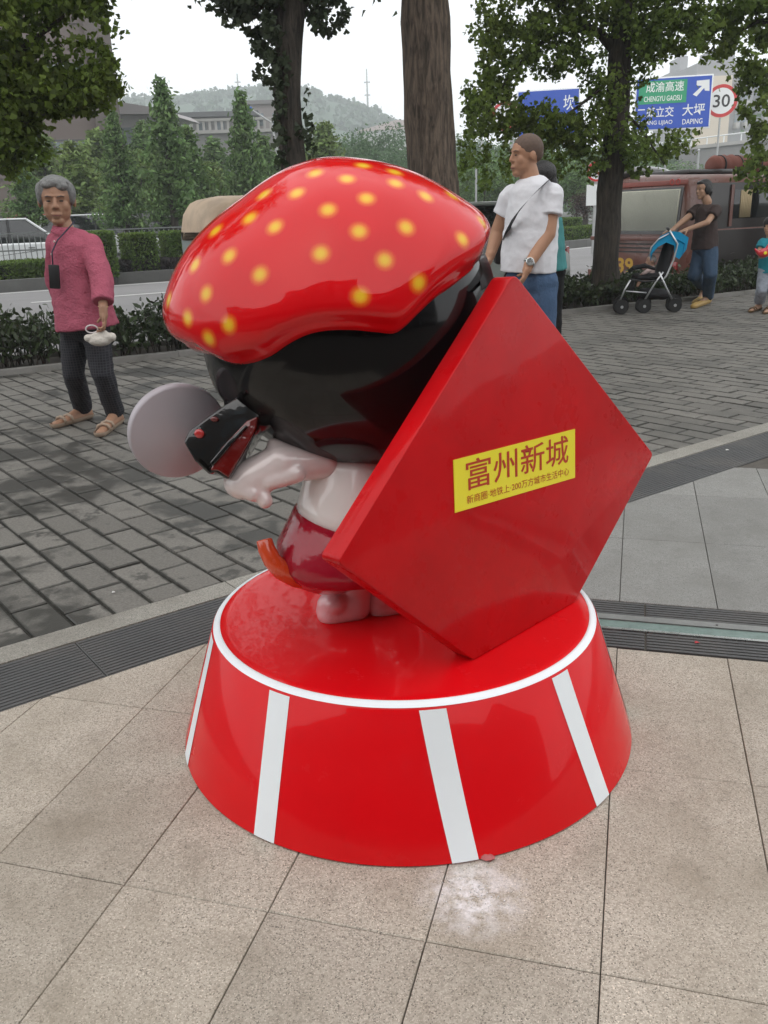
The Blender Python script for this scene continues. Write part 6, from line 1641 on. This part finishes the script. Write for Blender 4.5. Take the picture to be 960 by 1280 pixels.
# ---- woman with the pushchair
Y = 11.1
J = dict(head=A(879, 237), neck=A(884, 252), shL=A(895, 263, -.08), shR=A(872, 262, .12), elL=A(884, 278, -.22), elR=A(853, 277, .0), wrL=A(859, 287, -.22), wrR=A(840, 288, -.05), hips=A(882, 309), hipL=A(887, 312, -.05), hipR=A(877, 312, .07),
         knL=A(888, 342, -.1), knR=A(869, 342, .1), anL=G(884, 379) + Vector((0, 0, .08)), anR=G(880, 374) + Vector((0, 0, .16)), toeL=G(866, 386), toeR=G(868, 381))
J['knR'] = A(868, 344, .05)
fd = Vector((-.95, -.42, -.08)); s_, f_, u_ = basis(fd, (-.05, 0, 1)); hc = J['head']; Mh = Matrix((s_, f_, u_)).transposed()
hair_w = [('e', hp(0, -.026, .034), (.083, .10, .090), Mh), ('e', hp(0, -.075, -.03), (.075, .045, .075), Mh), ('e', hp(0, .045, .085), (.05, .04, .022), Mh), ('e', hp(-.066, -.016, .0), (.026, .05, .066), Mh), ('e', hp(.066, -.016, .0), (.026, .05, .066), Mh)]
sdv = Vector((.7, -.6, 0)).normalized()
shirt = [('c', A(876, 261, .08), A(891, 262, -.04), .052, .055), ('c', A(883, 266), A(882, 285), .105, .115, sdv, 1.12), waist(A(882, 278), A(881, 311), .115, .140, sdv, 1.15), ('c', A(882, 282), A(881, 300), .118, .13, sdv, 1.1)]
person('person', 'dark haired woman in a brown T-shirt and jeans pushing the blue pushchair', None, J, skinmat('warm skin', (.42, .25, .165)), hair_w, M_hairk, shirt, cloth('brown grey T-shirt', (.060, .043, .040)), None, cloth('faded denim', (.06, .10, .16), .25, 8), mat('tan shoe', (.42, .27, .08), .6), 1.0, .0058, fd, (-.05, 0, 1),
       ((Vector((-1, -.1, -.25)), Vector((0, .1, -1)), .8, 1), (Vector((-1, -.1, -.2)), Vector((0, 0, -1)), .8, -1)), None, (.042, .035, .026), (.08, .056, .038), .50, (.068, .066), .97, False, (.100, .078, .066))
# ---- child at the right edge
Y = 10.35
J = dict(head=A(962, 283), neck=A(963, 297), shL=A(972, 303, .0), shR=A(954, 303, .0), elL=A(975, 318, -.1), elR=A(948, 316, -.05), wrL=A(964, 318, -.22), wrR=A(952, 321, -.18), hips=A(961, 338), hipL=A(966, 340), hipR=A(956, 340),
         knL=A(967, 362, -.02), knR=A(952, 362, -.02), anL=G(965, 384) + Vector((0, 0, .06)), anR=G(948, 387) + Vector((0, 0, .06)), toeL=G(956, 393), toeR=G(937, 391))
fd = Vector((-.8, -.6, -.1)); s_, f_, u_ = basis(fd, (0, 0, 1)); hc = J['head']; Mh = Matrix((s_, f_, u_)).transposed()
hair_c = [('e', hp(0, -.02, .035), (.078, .09, .082), Mh)]
shirt = [('c', A(958, 303), A(968, 303), .042, .042), ('c', A(962, 306), A(961, 325), .085, .09, (1, 0, 0), 1.15), waist(A(961, 315), A(961, 340), .09, .10, (1, 0, 0), 1.15)]
M_kid = mat('patterned child trousers', (.33, .36, .42), .85, var=.6, vscale=22)
person('person', 'small child in a teal shirt and patterned trousers at the right edge', None, J, bpy.data.materials['warm skin'], hair_c, M_hairk, shirt, cloth('bright teal cotton', (.03, .24, .30)), None, M_kid, mat('brown sandal', (.13, .08, .04), .6), .80, .006, fd, (0, 0, 1),
       ((Vector((-1, -.3, .1)), Vector((0, 0, 1)), .6, 1), (Vector((.5, -.8, .1)), Vector((0, 0, 1)), .6, -1)), None, (.040, .034, .026), (.07, .05, .036), .55, (.066, .068), .72, True, (.092, .078, .074))
tc = A(955, 316, -.24); o = empty('toy', tc, 0, 'shiny red toy held in the child\'s hands', 'toy')
blob('body', [('e', Vector((0, 0, 0)), (.07, .035, .05)), ('c', Vector((-.05, 0, -.01)), Vector((-.10, 0, .04)), .022, .012), ('c', Vector((.03, 0, .03)), Vector((.05, 0, .08)), .03, .02)], mat('red plastic', (.6, .03, .04), .25, coat=.6, var=.3, vscale=30), o, .006, 3, world=False)
MB().lathe((0, -.034, 0), (0, -1, 0), [(.018, 0), (.018, .004), (.01, .006)], 12).build('button', M_yel, o)

# ---- pushchair
Y = 10.85
M_tube = mat('pushchair silver tube', (.62, .63, .64), .3, metal=.8)
M_blk = mat('black pushchair fabric', (.012, .012, .014), .85, var=.2, vscale=20)
M_blu = cloth('bright blue canopy cloth', (.01, .27, .50), .1)
c = G(815, 388); pc = empty('pushchair', (c.x, c.y, 0), 0, 'folding pushchair with a blue canopy and silver legs pushed along the pavers', 'pushchair')
W2 = .2     # half width, measured along the depth
def both(fn):
    for q in (-1, 1): fn(q * W2)
def seg2(name, pts, r, m_): both(lambda d: MB().tube([A(x, y, d + .0) for x, y in pts], r, 8).build(name, m_, pc, 180, world=True))
seg2('handle_tube', [(837, 288), (847, 305), (842, 325), (833, 345), (827, 352)], .011, M_tube)
seg2('front_leg', [(829, 340), (820, 352), (804, 378)], .011, M_tube)
seg2('rear_leg', [(824, 340), (832, 358), (842, 378)], .011, M_tube)
seg2('seat_bar', [(788, 349), (806, 352), (828, 350)], .010, M_plast)
seg2('footrest_tube', [(788, 350), (781, 362), (775, 376)], .010, M_tube)
MB().tube([A(783, 364, -W2), A(783, 364, W2)], .009, 8).build('cross_bar', M_tube, pc, 180, world=True)
seg2('side_bar', [(783, 364), (808, 366)], .008, M_tube)
MB().tube([A(836, 287, -W2), A(834, 285, 0), A(836, 287, W2)], .015, 8).build('handle', M_plast, pc, 180, world=True)
cv = MB(); arcs = [(813, 319, .14), (816, 309, .17), (824, 299, .18), (835, 293, .19), (847, 292, .20), (856, 297, .2), (853, 312, .2)]
n = 10
def canopy(lo, hi, name, m_):
    cv = MB(); aa = arcs[lo:hi]
    for x, y, hw in aa:
        for j in range(n + 1):
            a = -1 + 2 * j / n; cv.v.append(tuple(A(x, y + 7 * a * a, a * hw + .0)))
    for i in range(len(aa) - 1):
        for j in range(n): q0 = i * (n + 1) + j; cv.f.append((q0, q0 + 1, q0 + n + 2, q0 + n + 1))
    k = len(cv.v); cv.v += [tuple(Vector(v) - Vector((0, 0, .008))) for v in cv.v]; cv.f += [tuple(reversed([i + k for i in f])) for f in cv.f]
    return cv.build(name, m_, pc, 60, world=True)
canopy(0, 4, 'canopy', M_blu); canopy(3, 7, 'canopy', M_blu)
seg2('canopy_trim', [(811, 321), (814, 309), (823, 299), (836, 292)], .008, M_tube)
for d in (-1, 1): MB().prism([A(x, y, d * .19) for x, y in ((812, 320), (817, 306), (826, 295), (838, 289), (850, 290), (861, 297), (858, 312), (849, 324), (843, 320), (843, 307), (833, 303), (822, 309))], (0, .008, 0)).build('canopy_side', M_blu, pc, 40, world=True)
blob('seat', [('c', A(836, 308), A(826, 342), .05, .06, (0, 1, 0), 3.2), ('c', A(824, 345), A(795, 346), .045, .04, (0, 1, 0), 3.6), ('c', A(792, 350), A(788, 364), .025, .025, (0, 1, 0), 3.5)], M_blk, pc, .012, 4)
blob('basket', [('c', A(806, 366), A(828, 368), .06, .065, (0, 1, 0), 2.6)], M_blk, pc, .012, 4)
blob('bumper_bar', [('c', A(792, 335, -.18), A(806, 332, -.2), .028, .028), ('c', A(792, 335, -.18), A(788, 338, .0), .026, .026), ('c', A(788, 338, 0), A(792, 335, .18), .026, .026), ('c', A(806, 332, -.2), A(818, 336, -.2), .026, .02)], M_blk, pc, .01, 3)
for x, y, d in ((776, 379, -W2), (776, 379, W2), (804, 381, -W2), (804, 381, W2), (842, 381, -W2), (842, 381, W2)):
    p = A(x, y, d); rr_ = .082
    for o_ in (-.024, .024):
        e = MB().lathe((0, o_ - .012, 0), (0, 1, 0), [(rr_ * .62, 0), (rr_ * .95, 0), (rr_, .006), (rr_, .018), (rr_ * .95, .024), (rr_ * .62, .024)], 24).build('wheel', M_tyre, pc, 50); e.location = Vector((p.x, p.y, rr_)) - pc.location + Vector((0, o_, 0))
        mb = MB(); mb.lathe((0, o_ - .014, 0), (0, 1, 0), [(.018, 0), (.018, .028)], 12)
        for k in range(3): a = k * 2.094; mb.box((math.cos(a) * .035, o_, math.sin(a) * .035), (.055, .02, .014), M=Matrix.Rotation(-a, 3, 'Y'))
        mb.build('hub', M_tube, e, 50)
# baby in it
bb = A(810, 340); J = None
o = empty('person', (bb.x, bb.y, .3), 0, 'baby in pale clothes sitting in the pushchair', 'person')
blob('body', head_prims(A(813, 327), Vector((-.9, -.3, .1)), (0, 0, 1), .62) + [('c', A(814, 333), A(813, 345), .035, .05), ('c', A(811, 338, -.06), A(803, 343, -.08), .018, .014), ('c', A(803, 343, -.08), A(800, 344, -.08), .014, .014), ('c', A(810, 348, -.04), A(800, 350, -.06), .028, .022), ('c', A(800, 350, -.06), A(797, 357, -.06), .022, .018)], bpy.data.materials['fair skin'], o, .005, 2)
blob('clothes', [('c', A(814, 335), A(813, 346), .042, .060), ('c', A(811, 338, -.06), A(804, 342, -.08), .026, .022), ('f', A(811, 347, -.04), A(801, 350, -.06), .036, .030)], mat('baby clothes', (.55, .42, .40), .85, var=.5, vscale=30), o, .006, 3)
s_, f_, u_ = basis(Vector((-.9, -.3, .1)), (0, 0, 1)); hc = A(813, 327); Mh = Matrix((s_, f_, u_)).transposed()
blob('hat', [('e', hp(0, -.014, .026), (.052, .062, .052), Mh)], mat('pale hat', (.40, .36, .34), .85, var=.3, vscale=40), o, .006, 2)
# ================================================================== THE AIR
hz = MB().box((0, 310, 50), (1000, 680, 102.4))
M_haze = bpy.data.materials.new('haze'); M_haze.use_nodes = True
n_, l_ = M_haze.node_tree.nodes, M_haze.node_tree.links; n_.remove(n_['Principled BSDF'])
pv = n_.new('ShaderNodeVolumePrincipled'); pv.inputs['Color'].default_value = (.93, .975, 1.0, 1); pv.inputs['Density'].default_value = .0014; pv.inputs['Anisotropy'].default_value = .2
l_.new(pv.outputs[0], n_['Material Output'].inputs['Volume'])
o = hz.build('haze', M_haze, None, 30); o['kind'] = 'stuff'; o['label'] = 'pale summer haze filling the street'
#PART9
